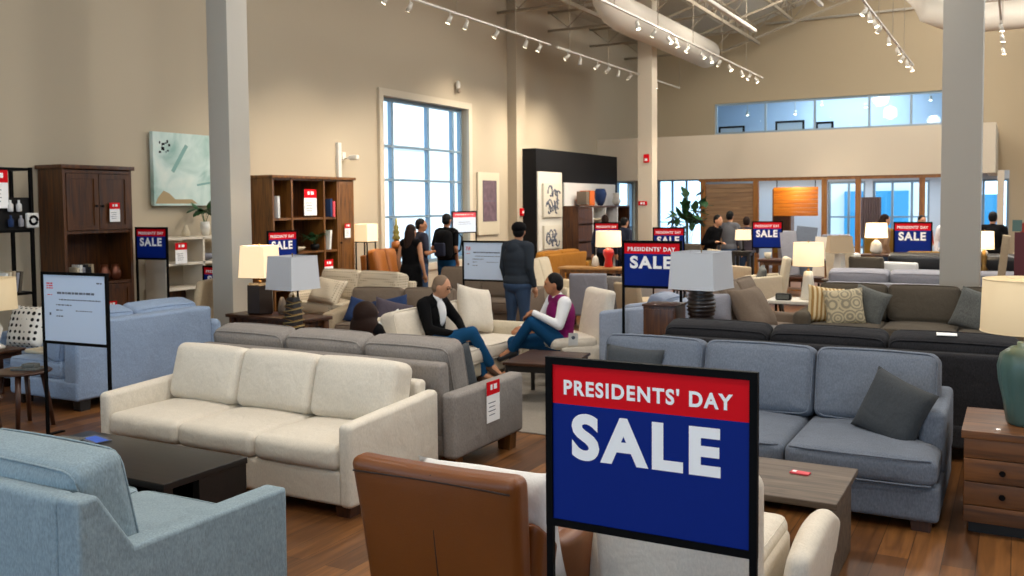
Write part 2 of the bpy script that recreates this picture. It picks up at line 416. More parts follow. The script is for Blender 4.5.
def sofa(name, label, loc, rz, W, D, fab, n=3, arm_w=.15, arm_h=.58, arm_rise=.05, seat_z=.46, back_z=.72, cush_z=.88, leg_z=.1,
         T_front=0, frame_t=.14, legm=None, cushfab=None, arm_set=0, wing=None, over=0, pipe=.006, ct=.2, cat='sofa', rake=.07, seat_t=.17, arms=(1,1), tilt=14, chunk=False, group=None):
    t = thing(name, label, cat, loc, rz, group); cf = cushfab or fab; legm = legm or M['legwood']
    iw = W-arm_w*(arms[0]+arms[1]); x0 = -W/2+arm_w*arms[0]; xc = x0+iw/2
    bz = seat_z-seat_t
    yf = -D/2
    mb = MB(); mb.rbox((0 if T_front else xc, (yf+.02+D/2-.02)/2, (leg_z+bz)/2), (W-.01 if T_front else iw+.02, D-.04, bz-leg_z), .03, puff=(0,0,0), n=4)
    mb.obj('base', fab, t)
    for sg, has in ((-1, arms[0]), (1, arms[1])):
        if not has: continue
        y0 = yf+T_front+arm_set
        L = D/2-y0; zc = (leg_z+arm_h)/2; hh = arm_h-leg_z
        z0 = leg_z
        if T_front: z0 = bz-.02; hh = arm_h-z0; zc = (z0+arm_h)/2
        if wing:
            mb = MB(); pts = [(yf, leg_z), (yf, arm_h), (D/2-wing[1], arm_h+arm_rise), (D/2-wing[0], back_z), (D/2, back_z), (D/2, leg_z)]
            mb.prism(pts, 'X', sg*(W/2)-arm_w*(sg > 0), sg*(W/2)+arm_w*(sg < 0), bev=.018); mb.obj('arm', fab, t); continue
        def slope(o, u, L=L): return (o[0], o[1], o[2]+arm_rise*(u[1]+1)/2*(1 if u[2] > 0 else 0))
        mb = MB(); mb.rbox((sg*(W/2-arm_w/2), y0+L/2, zc), (arm_w, L, hh), .035 if not chunk else .07, puff=(.01,0,.0), n=5, fn=slope); mb.obj('arm', fab, t)
    def lean(o, u): return (o[0], o[1]+rake*(u[2]+1)/2, o[2])
    mb = MB(); mb.rbox((xc, D/2-frame_t/2-rake, (leg_z+.02+back_z)/2), (iw+.01, frame_t, back_z-leg_z-.02), .035, puff=(0,.01,0), n=5, fn=lean); mb.obj('back_frame', fab, t)
    cw = iw/n; sd = D-frame_t-.02-.01
    for i in range(n):
        xx = x0+cw*(i+.5); w2 = cw-.008; x2 = xx
        mb = MB()
        if T_front:
            ex = arm_w-.01 if (i in (0, n-1)) else 0
            sgn = -1 if i == 0 else 1
            if ex:
                def tee(o, u, ex=ex, sgn=sgn, sd=sd):
                    f = max(0, min(1, (-u[1]-(1-2*T_front/sd)+.1)/.12)); side = max(0, (u[0]*sgn-.6)/.4)
                    return (o[0]+sgn*ex*f*side, o[1], o[2])
                mb.rbox((xx, yf-.02+sd/2, seat_z-seat_t/2), (w2, sd, seat_t), .05, puff=(.0, .015, .025), n=14, fn=tee)
            else: mb.rbox((xx, yf-.02+sd/2, seat_z-seat_t/2), (w2, sd, seat_t), .05, puff=(.004, .015, .025), n=10)
            xa, xb = xx-w2/2+.03, xx+w2/2-.03
            if ex and sgn > 0: xb += ex
            if ex and sgn < 0: xa -= ex
            for zz in (seat_z-.012, seat_z-seat_t+.012):
                mb.tube([(xa+(xb-xa)*k/10, yf-.014-.013*(1-(2*k/10-1)**2)+.012*(abs(2*k/10-1) > .95), zz) for k in range(11)], pipe, seg=6)
        else:
            piped_cushion(mb, (x2, yf-.01+sd/2, seat_z-seat_t/2), (w2, sd, seat_t), .05, (.004, .015, .025), pipe=pipe, axis=2)
        mb.obj('seat_cushion', cf, t)
    ch = cush_z-seat_z+.03
    for i in range(n):
        cwb = (iw+2*over)/n; xx = x0-over+cwb*(i+.5); mb = MB(); tl = R(-tilt)
        piped_cushion(mb, (xx, D/2-frame_t-rake*.5-ct*.62, seat_z+ch/2-.015), (cwb-.006, ct, ch), .06, (.006, .035, .012), rot=(tl, 0, random.uniform(-.012, .012)), pipe=pipe, axis=1)
        mb.obj('back_cushion', cf, t)
    lx, ly = W/2-.1, D/2-.1
    for a in (-1, 1):
        for b in (-1, 1):
            mb = MB(); mb.prism([(-.05,0),(.05,0),(.06,leg_z+.005),(-.06,leg_z+.005)], 'Y', -.05, .05); mb.obj('leg', legm, t, (a*lx, b*ly, 0))
    return t
def pillow(name, label, loc, rot, w, h, th, fab, group=None, flange=False, cat='pillow'):
    mb = MB(); N = 14; vs = {}
    for sg in (-1, 1):
        for i in range(N+1):
            for j in range(N+1):
                u, v = 2*i/N-1, 2*j/N-1
                pin = 1-.07*(1-u*u)*(abs(v)**3) ; pin2 = 1-.07*(1-v*v)*(abs(u)**3)
                t = th/2*((1-u**4)*(1-v**4))**.55*(1+.06*math.sin(5*u+3*v))
                key = (i, j, sg if 0 < i < N and 0 < j < N else 0)
                if key in vs: continue
                vs[key] = mb.bm.verts.new((u*w/2*pin2, sg*t, v*h/2*pin))
    for sg in (-1, 1):
        for i in range(N):
            for j in range(N):
                q = [vs[(a, b, sg if 0 < a < N and 0 < b < N else 0)] for a, b in ((i,j),(i+1,j),(i+1,j+1),(i,j+1))]
                f = mb.bm.faces.new(q if sg < 0 else q[::-1]); f.smooth = True
    o = mb.obj(name, fab); o.location = loc; o.rotation_euler = tuple(R(a) for a in rot)
    return tag(o, label, cat, group)
def table(name, label, loc, rz, W, D, H, top_t, mt, ml, style='legs', leg=.05, inset=.03, cat='coffee table', shelf=None, over=.0, rd=0, group=None):
    t = thing(name, label, cat, loc, rz, group)
    mb = MB()
    if rd: mb.lathe([(W/2-.01, 0), (W/2, .008), (W/2, top_t-.008), (W/2-.01, top_t)], (0,0,H-top_t), 36)
    else: mb.box((0,0,H-top_t/2), (W, D, top_t), .006)
    mb.obj('tabletop', mt, t)
    if style == 'legs':
        for a in (-1, 1):
            for b in (-1, 1):
                mb = MB(); x, y = a*(W/2-inset-leg/2), b*(D/2-inset-leg/2)
                if rd: x, y = a*W*.3, b*W*.3; mb.cyl((x*1.15, y*1.15, 0), (x*.8, y*.8, H-top_t), leg*.35, leg*.5, 12)
                else: mb.box((x, y, (H-top_t)/2), (leg, leg, H-top_t), .004)
                mb.obj('leg', ml, t)
        if not rd:
            mb = MB()
            for b in (-1, 1):
                mb.box((0, b*(D/2-inset-leg/2), H-top_t-.03), (W-2*inset-2*leg, .022, .06))
                mb.box((b*(W/2-inset-leg/2), 0, H-top_t-.03), (.022, D-2*inset-2*leg, .06))
            mb.obj('apron', ml, t)
    elif style == 'panels':
        for a in (-1, 1):
            mb = MB(); mb.box((a*(W/2-inset-leg/2), 0, (H-top_t)/2), (leg, D-2*inset, H-top_t), .004); mb.obj('leg_panel', ml, t)
    if shelf:
        mb = MB(); mb.box((0,0,shelf), (W-2*inset, D-2*inset, .025), .004); mb.obj('shelf', ml, t)
    return t
def sale_sign(label, loc, rz, top=1.36, w=.75, h=.61, tilt=0, full=True, name='sale_sign', group=None, poles=True):
    t = thing(name, label, 'sign', loc, rz, group); z0 = top-h; f = .026
    A = T((0,0,z0+h/2), (0, R(tilt), 0))
    mb = MB()
    for a in (-1, 1):
        mb.box((a*(w/2-f/2), 0, 0), (f, .024, h), M=A); mb.box((0, 0, a*(h/2-f/2)), (w-2*f, .024, f), M=A)
    mb.obj('frame', M['black'], t)
    pw, ph = w-2*f, h-2*f
    mb = MB()
    zr = ph/2-ph*.25
    mb.box((0, .0, (-ph/2+zr)/2), (pw, .008, zr+ph/2), mat=0, M=A); mb.box((0, .0, (ph/2+zr)/2), (pw, .008, ph/2-zr), mat=1, M=A)
    for sgn in (1, -1):
        B = A @ Euler((0,0,0 if sgn > 0 else PI)).to_matrix().to_4x4()
        text_into(mb, "PRESIDENTS' DAY", pw*.86, ph*.10, (-.005, -.004, ph*.5-ph*.14), 2, bold=.034, M=B)
        text_into(mb, "SALE", pw*.76, ph*.30, (-.01, -.004, ph*.5-ph*.45), 2, bold=.042, M=B)
    o = mb.obj('poster', [M['navy'], M['red'], M['white']], t, norm=False)
    if poles:
        for a in (-1, 1):
            mb = MB(); mb.box((a*(w/2-f/2), 0, (z0+.0)/2), (.024, .022, z0)); mb.box((a*(w/2-f/2), 0, .006), (.05, .34, .012), .002); mb.obj('post', M['black'], t)
        mb = MB(); mb.box((0, 0, .02), (w-2*f, .02, .02)); mb.obj('crossbar', M['black'], t)
    return t
def info_board(label, loc, rz, top, w, h, red_head=False, posts=True, group=None):
    t = thing('information_board', label, 'sign', loc, rz, group); z0 = top-h; f = .024; zc = z0+h/2
    mb = MB()
    for a in (-1, 1):
        mb.box((a*(w/2-f/2), 0, zc), (f, .024, h)); mb.box((0, 0, zc+a*(h/2-f/2)), (w-2*f, .024, f))
    mb.obj('frame', M['black'], t)
    mb = MB(); mb.box((0, 0, zc), (w-2*f, .008, h-2*f))
    pw, ph = w-2*f, h-2*f
    def ln(x0, x1, z, hh, mt, step=.02):
        x = x0; random.seed(int(z*1000))
        while x < x1:
            l = random.uniform(.4, 1.6)*step; l = min(l, x1-x)
            mb.box(((x+l/2)*pw-pw/2, -.0045, zc+ph/2-z*ph), (l*pw, .001, hh*ph), mat=mt); x += l+.012
    if red_head:
        mb.box((0, -.0045, zc+ph/2-ph*.13), (pw, .001, ph*.26), mat=2); ln(.1, .9, .12, .06, 3, .06)
        ln(.25, .75, .5, .03, 1); ln(.2, .8, .6, .02, 1)
    else:
        for k in range(3): ln(.05, .15, .13+.035*k, .022, 2, .05)
        ln(.06, .14, .30, .012, 2, .04); ln(.86, .95, .11, .02, 1, .03)
        ln(.22, .82, .27, .032, 1, .05); ln(.25, .92, .37, .018, 1, .03); ln(.2, .45, .45, .018, 1, .03); ln(.2, .3, .53, .018, 1, .03)
        ln(.52, .78, .53, .014, 1, .02); ln(.2, .32, .62, .018, 1, .03); mb.box((-pw*.4, -.0045, zc-ph*.09), (.02, .001, .022), mat=1)
    mb.obj('poster', [M['paper'], M['ink'], M['inkred'], M['white']], t, norm=False)
    if posts:
        for a in (-1, 1):
            mb = MB(); mb.box((a*(w/2-f/2), 0, z0/2), (.022, .022, z0)); mb.box((a*(w/2-f/2), 0, .006), (.05, .3, .012), .002); mb.obj('post', M['black'], t)
    return t
def price_tag(label, loc, rz, w=.1, h=.16, lean=0, group='hanging price tags'):
    mb = MB(); mb.box((0,0,0), (w, .003, h), mat=0); mb.box((0,-.001,h*.34), (w, .004, h*.33), mat=1)
    for k, (a, b) in enumerate(((-.25,-.05),(.0,.3))): mb.box(((a+b)/2*w, -.0035, h*.36), ((b-a)*w*.8, .001, h*.13), mat=2)
    for k in range(4): mb.box((-w*.1, -.002, -h*(.02+.1*k)), (w*(.55-.1*(k % 2)), .001, h*.02), mat=3)
    o = mb.obj('price_tag', [M['white'], M['red'], M['white'], M['ink']], norm=False); o.location = loc; o.rotation_euler = (R(lean), 0, R(rz))
    return tag(o, label, 'price tag', group)
def lamp(label, loc, rz=0, sh=('drum', .2, .2, .28), top=.75, body=None, bodym=None, shadem=None, light=0, harp=True, col=(1,.78,.5), name='table_lamp', group=None, cat='lamp'):
    """sh = (style, bottom half width, top half width, height); body = list of (r,z) or callable"""
    t = thing(name, label, cat, loc, rz, group); st, rb, rt, hh = sh; zb = top-hh
    mb = MB()
    if callable(body): body(mb)
    else: mb.lathe(body, seg=28)
    mb.obj('base', bodym, t)
    mb = MB(); bz = body_top[0] if callable(body) else body[-1][1]
    mb.cyl((0,0,bz-.01), (0,0,top+.01), .006, seg=8); mb.cyl((0,0,bz), (0,0,bz+.03), .016, seg=12); mb.ball((0,0,top+.018), .011, seg=8)
    mb.obj('stem', M['brass'], t)
    mb = MB(); seg = 40 if st == 'drum' else 4; rz4 = 0 if st == 'drum' else PI/4; k = 1 if st == 'drum' else math.sqrt(2)
    asp = 1
    prof = [(rb*k, 0), (rt*k, hh), ((rt-.004)*k, hh), ((rb-.004)*k, 0), (rb*k, 0)]
    mb.lathe(prof, (0,0,zb), seg, smooth=(st == 'drum'), cap=False, rotz=rz4)
    if st != 'drum':
        for zz, rr in ((zb+.004, rb), (top-.004, rt)):
            mb.tube([(sx*rr, sy*rr, zz) for sx, sy in ((1,1),(-1,1),(-1,-1),(1,-1))], .004, closed=True, seg=6)
    else:
        for zz, rr in ((zb+.004, rb), (top-.004, rt)): mb.tube([(rr*math.cos(2*PI*i/40), rr*math.sin(2*PI*i/40), zz) for i in range(40)], .003, closed=True, seg=6)
    for q in range(3):
        a = 2*PI*q/3; mb.cyl((0,0,top-.01), (rt*.95*math.cos(a), rt*.95*math.sin(a), top-.01), .002, seg=5)
    mb.obj('lamp_shade', shadem, t)
    if light:
        l = bpy.data.lights.new('lamp_bulb', 'POINT'); l.energy = light; l.color = col; l.shadow_soft_size = .04
        o = bpy.data.objects.new('lamp_bulb', l); C.objects.link(o); o.parent = t; o.location = (0,0,zb+hh*.5)
        mb = MB(); mb.ball((0,0,zb+hh*.35), .028, seg=10); mb.obj('bulb', M['shade_hot'], t)
    return t
body_top = [0]
def chair(name, label, loc, rz, W=.56, D=.6, seat_z=.47, back_z=.98, fab=None, legm=None, arms=True, arm_z=.66, legh=.2, rake=.1, cat='chair', bt=.09, aw=.07, group=None, round_back=False):
    t = thing(name, label, cat, loc, rz, group); legm = legm or M['legblack']
    mb = MB(); mb.rbox((0, 0, (legh+seat_z)/2-.02), (W-(2*aw if arms else 0), D, seat_z-legh-.04), .03); mb.obj('seat_rail', fab, t)
    mb = MB(); piped_cushion(mb, (0, -.02, seat_z-.04), (W-(2*aw if arms else 0)-.01, D-bt*.6, .12), .04, (0,.01,.025), pipe=.004); mb.obj('seat', fab, t)
    def lean(o, u):
        x = o[0]
        if round_back and u[2] > .3: x *= 1-.25*((u[2]-.3)/.7)**2
        return (x, o[1]+rake*(u[2]+1)/2, o[2])
    mb = MB(); mb.rbox((0, D/2-bt/2, (legh+back_z)/2), (W-.01, bt, back_z-legh), .04, puff=(0,.02,0), n=6, fn=lean); mb.obj('backrest', fab, t)
    if arms:
        for a in (-1, 1):
            mb = MB()
            def dip(o, u): return (o[0], o[1], o[2]+(.05*(u[1]+1)/2 if u[2] > 0 else 0))
            mb.rbox((a*(W/2-aw/2), -.02, (legh+arm_z)/2), (aw, D-.06, arm_z-legh), .03, n=5, fn=dip); mb.obj('arm', fab, t)
    for a in (-1, 1):
        for b in (-1, 1):
            mb = MB(); x, y = a*(W/2-.05), b*(D/2-.06); mb.cyl((x*1.02, y*1.06+(.04 if b > 0 else 0), 0), (x, y, legh+.02), .016, .024, 8); mb.obj('leg', legm, t)
    return t
# ---------------------------------------------------------------- people
def blob(name, parts, mat, parent, vox=.011, smooth=4):
    """parts: ('c', p1, p2, r1, r2) tapered limb; ('e', c, (rx,ry,rz), rot) ellipsoid; fused to one surface by a voxel remesh"""
    mb = MB()
    for p in parts:
        if p[0] == 'c':
            a, b = Vector(p[1]), Vector(p[2]); ra, rb = p[3], p[4]
            mb.cyl(a, b, ra, rb, 14); mb.ball(a, ra, seg=12); mb.ball(b, rb, seg=12)
        else: mb.ball(p[1], p[2], rot=p[3] if len(p) > 3 else None, seg=20)
    o = mb.obj(name, mat)
    m = o.modifiers.new('r', 'REMESH'); m.mode = 'VOXEL'; m.voxel_size = vox; m.use_smooth_shade = True
    s = o.modifiers.new('s', 'SMOOTH'); s.iterations = smooth; s.factor = .5
    bpy.context.view_layer.update()
    me = bpy.data.meshes.new_from_object(o.evaluated_get(bpy.context.evaluated_depsgraph_get()))
    old = o.data; o.modifiers.clear(); o.data = me; bpy.data.meshes.remove(old)
    if not me.materials: me.materials.append(mat)
    for p in me.polygons: p.use_smooth = True
    o.parent = parent; return o
def person(label, loc, rz, J, shirt, pants, hair, skin='skin', sleeves='long', shoes='shoed', vox=.011, hairstyle='short', build=1.0, legs=True, hood=False, dress=False, vest=None, cap=False, shoe_on=True, sleeve=None):
    """J: joints in metres; the figure faces local -Y. keys: pel, chest, neck, head, sh, el, wr, hip, kn, an (pairs are (right,left) with right at -X), look = head yaw/pitch"""
    t = thing('person', label, 'person', loc, rz)
    V = Vector; pel, ch, nk, hd = V(J['pel']), V(J['chest']), V(J['neck']), V(J['head'])
    sh, el, wr, hp, kn, an = [[V(a) for a in J[k]] for k in ('sh', 'el', 'wr', 'hip', 'kn', 'an')]
    b = build; yaw, pit = J.get('look', (0, 0)); HM = Matrix.Translation(hd) @ Euler((R(pit), 0, R(yaw))).to_matrix().to_4x4()
    H = lambda x, y, z: tuple(HM @ V((x, y, z)))
    hr = (R(pit), 0, R(yaw)); spine = (ch-pel)
    def tors(g):
        up = (ch-pel).normalized(); ang = math.atan2(-up.y, up.z); side = math.atan2(up.x, up.z); rot = (ang, side, J.get('twist', 0))
        return [('e', pel, (.165*b+g, .115*b+g, .13+g), rot), ('e', pel.lerp(ch, .45), (.145*b+g, .105*b+g, .17+g), rot), ('e', ch, (.165*b+g, .115*b+g, .19+g), rot),
                ('e', pel.lerp(ch, .75), (.155*b+g, .11*b+g, .17+g), rot), ('c', sh[0].lerp(nk, .25), sh[1].lerp(nk, .25), .062+g, .062+g)]
    body = tors(0)+[('c', ch.lerp(nk, .6), nk.lerp(hd, .55), .058, .052), ('e', hd, (.074, .094, .112), hr), ('e', H(0, -.03, -.062), (.05, .062, .055), hr),
        ('c', H(0,-.086,.01), H(0,-.102,-.022), .010, .014), ('e', H(.077,.005,-.01), (.012,.02,.032), hr), ('e', H(-.077,.005,-.01), (.012,.02,.032), hr), ('e', H(0,-.085,-.052), (.024,.014,.012), hr), ('e', H(0,-.08,.03), (.05,.02,.014), hr)]
    for i in (0, 1):
        body += [('c', sh[i], el[i], .046*b, .038), ('c', el[i], wr[i], .038, .026), ('c', hp[i], kn[i], .078*b, .052), ('c', kn[i], an[i], .05, .036)]
        d = (wr[i]-el[i]).normalized(); hdv = V(J['hand'][i]) if 'hand' in J else d; hdv = hdv.normalized()
        s = hdv.cross(V((0,0,1))); s = s.normalized() if s.length > .1 else V((0, 1, 0)); nrm = s.cross(hdv)
        palm = wr[i]+hdv*.05
        body += [('c', wr[i], palm, .025, .03), ('c', palm-s*.018, palm+s*.018, .024, .024)]
        for q, ln in zip((-.033, -.011, .011, .031), (.058, .068, .062, .048)):
            k0 = palm+hdv*.03+s*q; k1 = k0+hdv*ln*.5-nrm*.006; k2 = k1+hdv*ln*.4-nrm*.026; body += [('c', k0, k1, .0095, .009), ('c', k1, k2, .009, .0075)]
        tb = wr[i]+hdv*.02-s*.03; body += [('c', tb, tb+hdv*.035-s*.02-nrm*.01, .012, .010), ('c', tb+hdv*.035-s*.02-nrm*.01, tb+hdv*.06-s*.012-nrm*.02, .010, .008)]
        fd = V(J['foot'][i]) if 'foot' in J else V((0,-1,0)); body += [('c', an[i], an[i]+fd*.12-V((0,0,.04)), .034, .03)]
    blob('body', body, M[skin], t, vox)
    mb = MB()
    for sx in (-.03, .03): mb.ball(H(sx, -.083, .012), .0085, seg=8)
    mb.obj('eyes', M['eye'], t)
    g = .014
    top = tors(g)
    if dress: top += [('c', hp[0].lerp(hp[1], .5), (kn[0].lerp(kn[1], .5)), .19*b, .2), ('e', pel, (.19, .14, .16))]
    else: top += [('e', pel+V((0,0,.0)), (.178*b, .13*b, .11))]
    sl = []
    if sleeves in ('long', 'short'):
        for i in (0, 1):
            sl.append(('c', sh[i], el[i] if sleeves == 'long' else sh[i].lerp(el[i], .75), .062*b, .052))
            if sleeves == 'long': sl.append(('c', el[i], el[i].lerp(wr[i], .92), .05, .036))
    if vest: blob('shirt', sl+[('c', ch, nk.lerp(hd, .1), .06, .062)], M[vest], t, vox); blob('vest', top, M[shirt], t, vox)
    elif sleeve: blob('sleeves', sl, M[sleeve], t, vox); blob('top', top, M[shirt], t, vox)
    else: blob('dress' if dress else 'shirt', top+sl+([('e', nk+V((0,.05,.0)), (.10,.085,.06)), ('e', nk+V((0,.1,-.06)), (.11,.06,.09))] if hood else [('c', nk-V((0,0,.03)), nk+V((0,.004,.012)), .066, .06)]), M[shirt], t, vox)
    if legs and not dress:
        lg = [('e', pel-V((0,0,.05)), (.178*b, .128*b, .12))]
        for i in (0, 1): lg += [('c', hp[i], kn[i], .096*b, .066), ('c', kn[i], kn[i].lerp(an[i], .95), .064, .052)]
        blob('trousers', lg, M[pants], t, vox)
    if legs:
        for i in (0, 1):
            fd = V(J['foot'][i]) if 'foot' in J else V((0,-1,0)); a = an[i]
            blob('shoe', [('c', a-V((0,0,.045)), a+fd*.14-V((0,0,.06)), .04, .034), ('c', a-fd*.04-V((0,0,.05)), a-V((0,0,.045)), .036, .038), ('c', a, a-V((0,0,.03)), .04, .04)], M[shoes], t, vox)
    hs = [('e', H(0,.018,.03), (.082,.094,.098), hr), ('e', H(0,.04,-.01), (.078,.07,.075), hr)]
    if hairstyle == 'long': hs += [('c', H(0,.05,-.02), H(0,.085,-.22), .085, .075), ('c', H(.05,.03,-.02), H(.07,.06,-.24), .035, .03), ('c', H(-.05,.03,-.02), H(-.07,.06,-.24), .035, .03), ('c', H(0,.085,-.2), H(.0,.09,-.3), .07, .04)]
    if hairstyle == 'full': hs += [('e', H(0,.045,.02), (.13,.115,.13), hr), ('e', H(0,.06,-.10), (.17,.105,.15), hr), ('e', H(0,.07,-.24), (.22,.10,.14), hr)]
    if hairstyle == 'thin': hs = [('e', H(0,.022,.027), (.08,.09,.095), hr), ('e', H(0,.045,-.02), (.078,.062,.075), hr)]
    blob('hair', hs, M[hair], t, vox, 3)
    if cap:
        blob('cap', [('e', H(0,.01,.05), (.10,.118,.08), hr), ('c', H(-.05,-.09,.06), H(.05,-.09,.06), .012, .012), ('c', H(-.04,-.15,.05), H(.04,-.15,.05), .01, .01), ('c', H(0,-.09,.06), H(0,-.15,.05), .014, .012)], M['tblack'], t, vox, 2)
    return t
def standing(h=1.74, lean=0, arms='down', turn=0, w=1.0, wide=0):
    s = h/1.74; S = lambda *p: tuple(q*s for q in p); L = lean
    J = dict(pel=S(0,0,.95), chest=S(0,-L*.3,1.27), neck=S(0,-L*.55,1.46), head=S(0,-L*.75-.02,1.625), sh=[S(-.19*w,-L*.5,1.41), S(.19*w,-L*.5,1.41)],
             hip=[S(-.09,0,.9), S(.09,0,.9)], kn=[S(-.105,-.02,.49), S(.105,.01,.49)], an=[S(-.11,.02,.09), S(.12,.03,.09)], look=(turn, 0))
    if arms == 'down': J['el'] = [S(-.25,.02,1.13), S(.25,.02,1.13)]; J['wr'] = [S(-.26,-.06,.88), S(.26,-.06,.88)]
    if arms == 'pocket': J['el'] = [S(-.27,.06,1.13), S(.27,.06,1.13)]; J['wr'] = [S(-.2,-.05,.93), S(.2,-.05,.93)]
    if arms == 'phone': J['el'] = [S(-.25,.0,1.12), S(.25,.0,1.12)]; J['wr'] = [S(-.12,-.24,1.15), S(.13,-.24,1.12)]
    return J
# standing group by the tall window (backs to the camera)
person('woman with brown hair in a sleeveless black dress, back turned', (-8.6, 12.3, 0), 178, standing(1.60, .02, 'down'), 'tblack', 'tblack', 'hairbr', 'skin', None, hairstyle='long', dress=True, build=.96)
person('short haired man in navy standing between the woman and the man with backpack', (-9.22, 13.5, 0), 150, standing(1.68, .0, 'phone', -30), 'tnavy', 'jeansd', 'hairbk', 'skin2', 'short')
person('man in black with a black backpack and jeans, back turned', (-9.0, 14.0, 0), 172, standing(1.765, .0, 'pocket', 10, 1.06), 'tblack', 'jeans', 'hairbk', 'skin2', 'short', build=1.08)
t = thing('backpack', 'black backpack worn by the man in black near the window', 'backpack', (-8.9, 13.76, 1.22), 172)
mb = MB(); mb.rbox((0,0,0), (.32,.2,.48), .08, puff=(0,.03,.02), n=5); mb.obj('bag', M['tblack'], t)
mb = MB(); mb.rbox((0,.11,-.08), (.24,.07,.24), .03, n=3); mb.obj('pocket', M['tnavy'], t)
for a in (-1, 1): mb = MB(); mb.tube([(a*.12,-.08,.2), (a*.13,-.2,.24), (a*.14,-.34,.12), (a*.13,-.3,-.1), (a*.13,-.08,-.2)], .018, seg=6); mb.obj('strap', M['tblack'], t)
# hooded man
person('man in a dark grey hooded jacket and cap standing with his back turned', (-5.73, 10.62, 0), 165, standing(1.675, .02, 'down', 35, 1.06), 'tgrey', 'jeansd', 'hairbk', 'skin', 'long', hood=True, cap=True, build=1.24, vox=.011)
# seated man in black, facing right, legs crossed
J = dict(pel=(0,.05,.57), chest=(0,.06,.84), neck=(0,-.0,1.03), head=(0,-.085,1.165), sh=[(-.19,.03,.985), (.19,.03,.985)], el=[(-.27,-.08,.74), (.25,-.14,.77)], wr=[(-.07,-.27,.68), (.06,-.33,.66)],
         hip=[(-.1,-.0,.54), (.1,.0,.54)], kn=[(-.02,-.46,.70), (.12,-.46,.56)], an=[(.16,-.58,.34), (.14,-.5,.23)], look=(8, 22), foot=[(.2,-.8,-.5), (0,-1,0)], hand=[(.8,-.5,-.2), (-.7,-.6,-.2)])
person('balding man in black jacket and jeans sitting cross legged on the off white sofa', (-5.45, 8.24, -.12), 92, J, 'tblack', 'jeans', 'hairgr', 'skin', 'long', 'shoe', vox=.010, hairstyle='thin', build=1.2)
blob('undershirt', [('e', (0,-.055,.88), (.055,.08,.15)), ('c', (0,.0,1.02), (0,-.02,1.045), .066, .062)], M['twhite'], bpy.data.objects['person.004'], .011)
mb = MB()
for sx in (-.034, .034): mb.tube([(sx+.026*math.cos(a*PI/5), -.185, 1.155+.02*math.sin(a*PI/5)) for a in range(10)], .0025, closed=True, seg=5)
mb.obj('glasses', M['black'], bpy.data.objects['person.004'])
# seated man in purple vest, facing left
J = dict(pel=(0,.02,.56), chest=(0,.03,.84), neck=(0,-.0,1.03), head=(0,-.05,1.175), sh=[(-.2,.01,.985), (.2,.01,.985)], el=[(-.29,-.10,.76), (.28,-.08,.76)], wr=[(-.1,-.40,.70), (.16,-.34,.90)],
         hip=[(-.1,-.0,.54), (.1,.0,.54)], kn=[(-.18,-.46,.54), (.13,-.34,.80)], an=[(-.16,-.46,.23), (-.10,-.50,.47)], look=(-14, 4), foot=[(0,-1,0), (-.2,-.9,-.3)], hand=[(.5,-.8,-.2), (-.5,-.6,-.5)])
person('dark haired man in a purple vest and jeans sitting in the white chair', (-4.37, 9.02, -.13), -46, J, 'purple', 'jeans', 'hairbk', 'skin2', 'long', 'shoed', vox=.010, vest='twhite', build=1.24)
# woman with long brown hair seen from behind, seated
J = dict(pel=(0,.02,.42), chest=(0,.03,.62), neck=(0,-.0,.78), head=(0,-.02,.885), sh=[(-.17,.01,.75), (.17,.01,.75)], el=[(-.24,-.06,.55), (.24,-.06,.55)], wr=[(-.12,-.26,.52), (.12,-.26,.52)],
         hip=[(-.09,0,.42), (.09,0,.42)], kn=[(-.12,-.42,.46), (.12,-.42,.46)], an=[(-.12,-.46,.09), (.12,-.46,.09)], look=(0, 0))
person('woman with long brown hair seated low behind the grey sofa, back turned', (-5.40, 7.0, -.02), 170, J, 'tblack', 'tblack', 'hairbr', 'skin', 'long', hairstyle='full', build=.85)
t = thing('ottoman', 'low plum ottoman hidden under the long haired woman', 'ottoman', (-5.36, 6.98, 0))
mb = MB(); mb.rbox((0,0,.17), (.6,.5,.26), .05, puff=(0,0,.02)); mb.obj('cushion', M['plum'], t)
for a in (-1,1):
    for b_ in (-1,1): mb = MB(); mb.cyl((a*.22,b_*.18,0), (a*.22,b_*.18,.06), .02, seg=8); mb.obj('leg', M['legblack'], t)
# far customers
seatJ = lambda fw=0, tr=0: dict(pel=(0,.04,.62), chest=(0,.02-fw*.4,.92), neck=(0,-.03-fw*.8,1.12), head=(0,-.07-fw,1.27), sh=[(-.19,-fw*.7,1.07), (.19,-fw*.7,1.07)], el=[(-.25,-.15-fw,.82), (.25,-.15-fw,.82)], wr=[(-.1,-.36-fw,.84), (.1,-.36-fw,.84)],
         hip=[(-.1,0,.6), (.1,0,.6)], kn=[(-.12,-.45,.58), (.12,-.45,.58)], an=[(-.12,-.46,.1), (.12,-.46,.1)], look=(tr, 15))
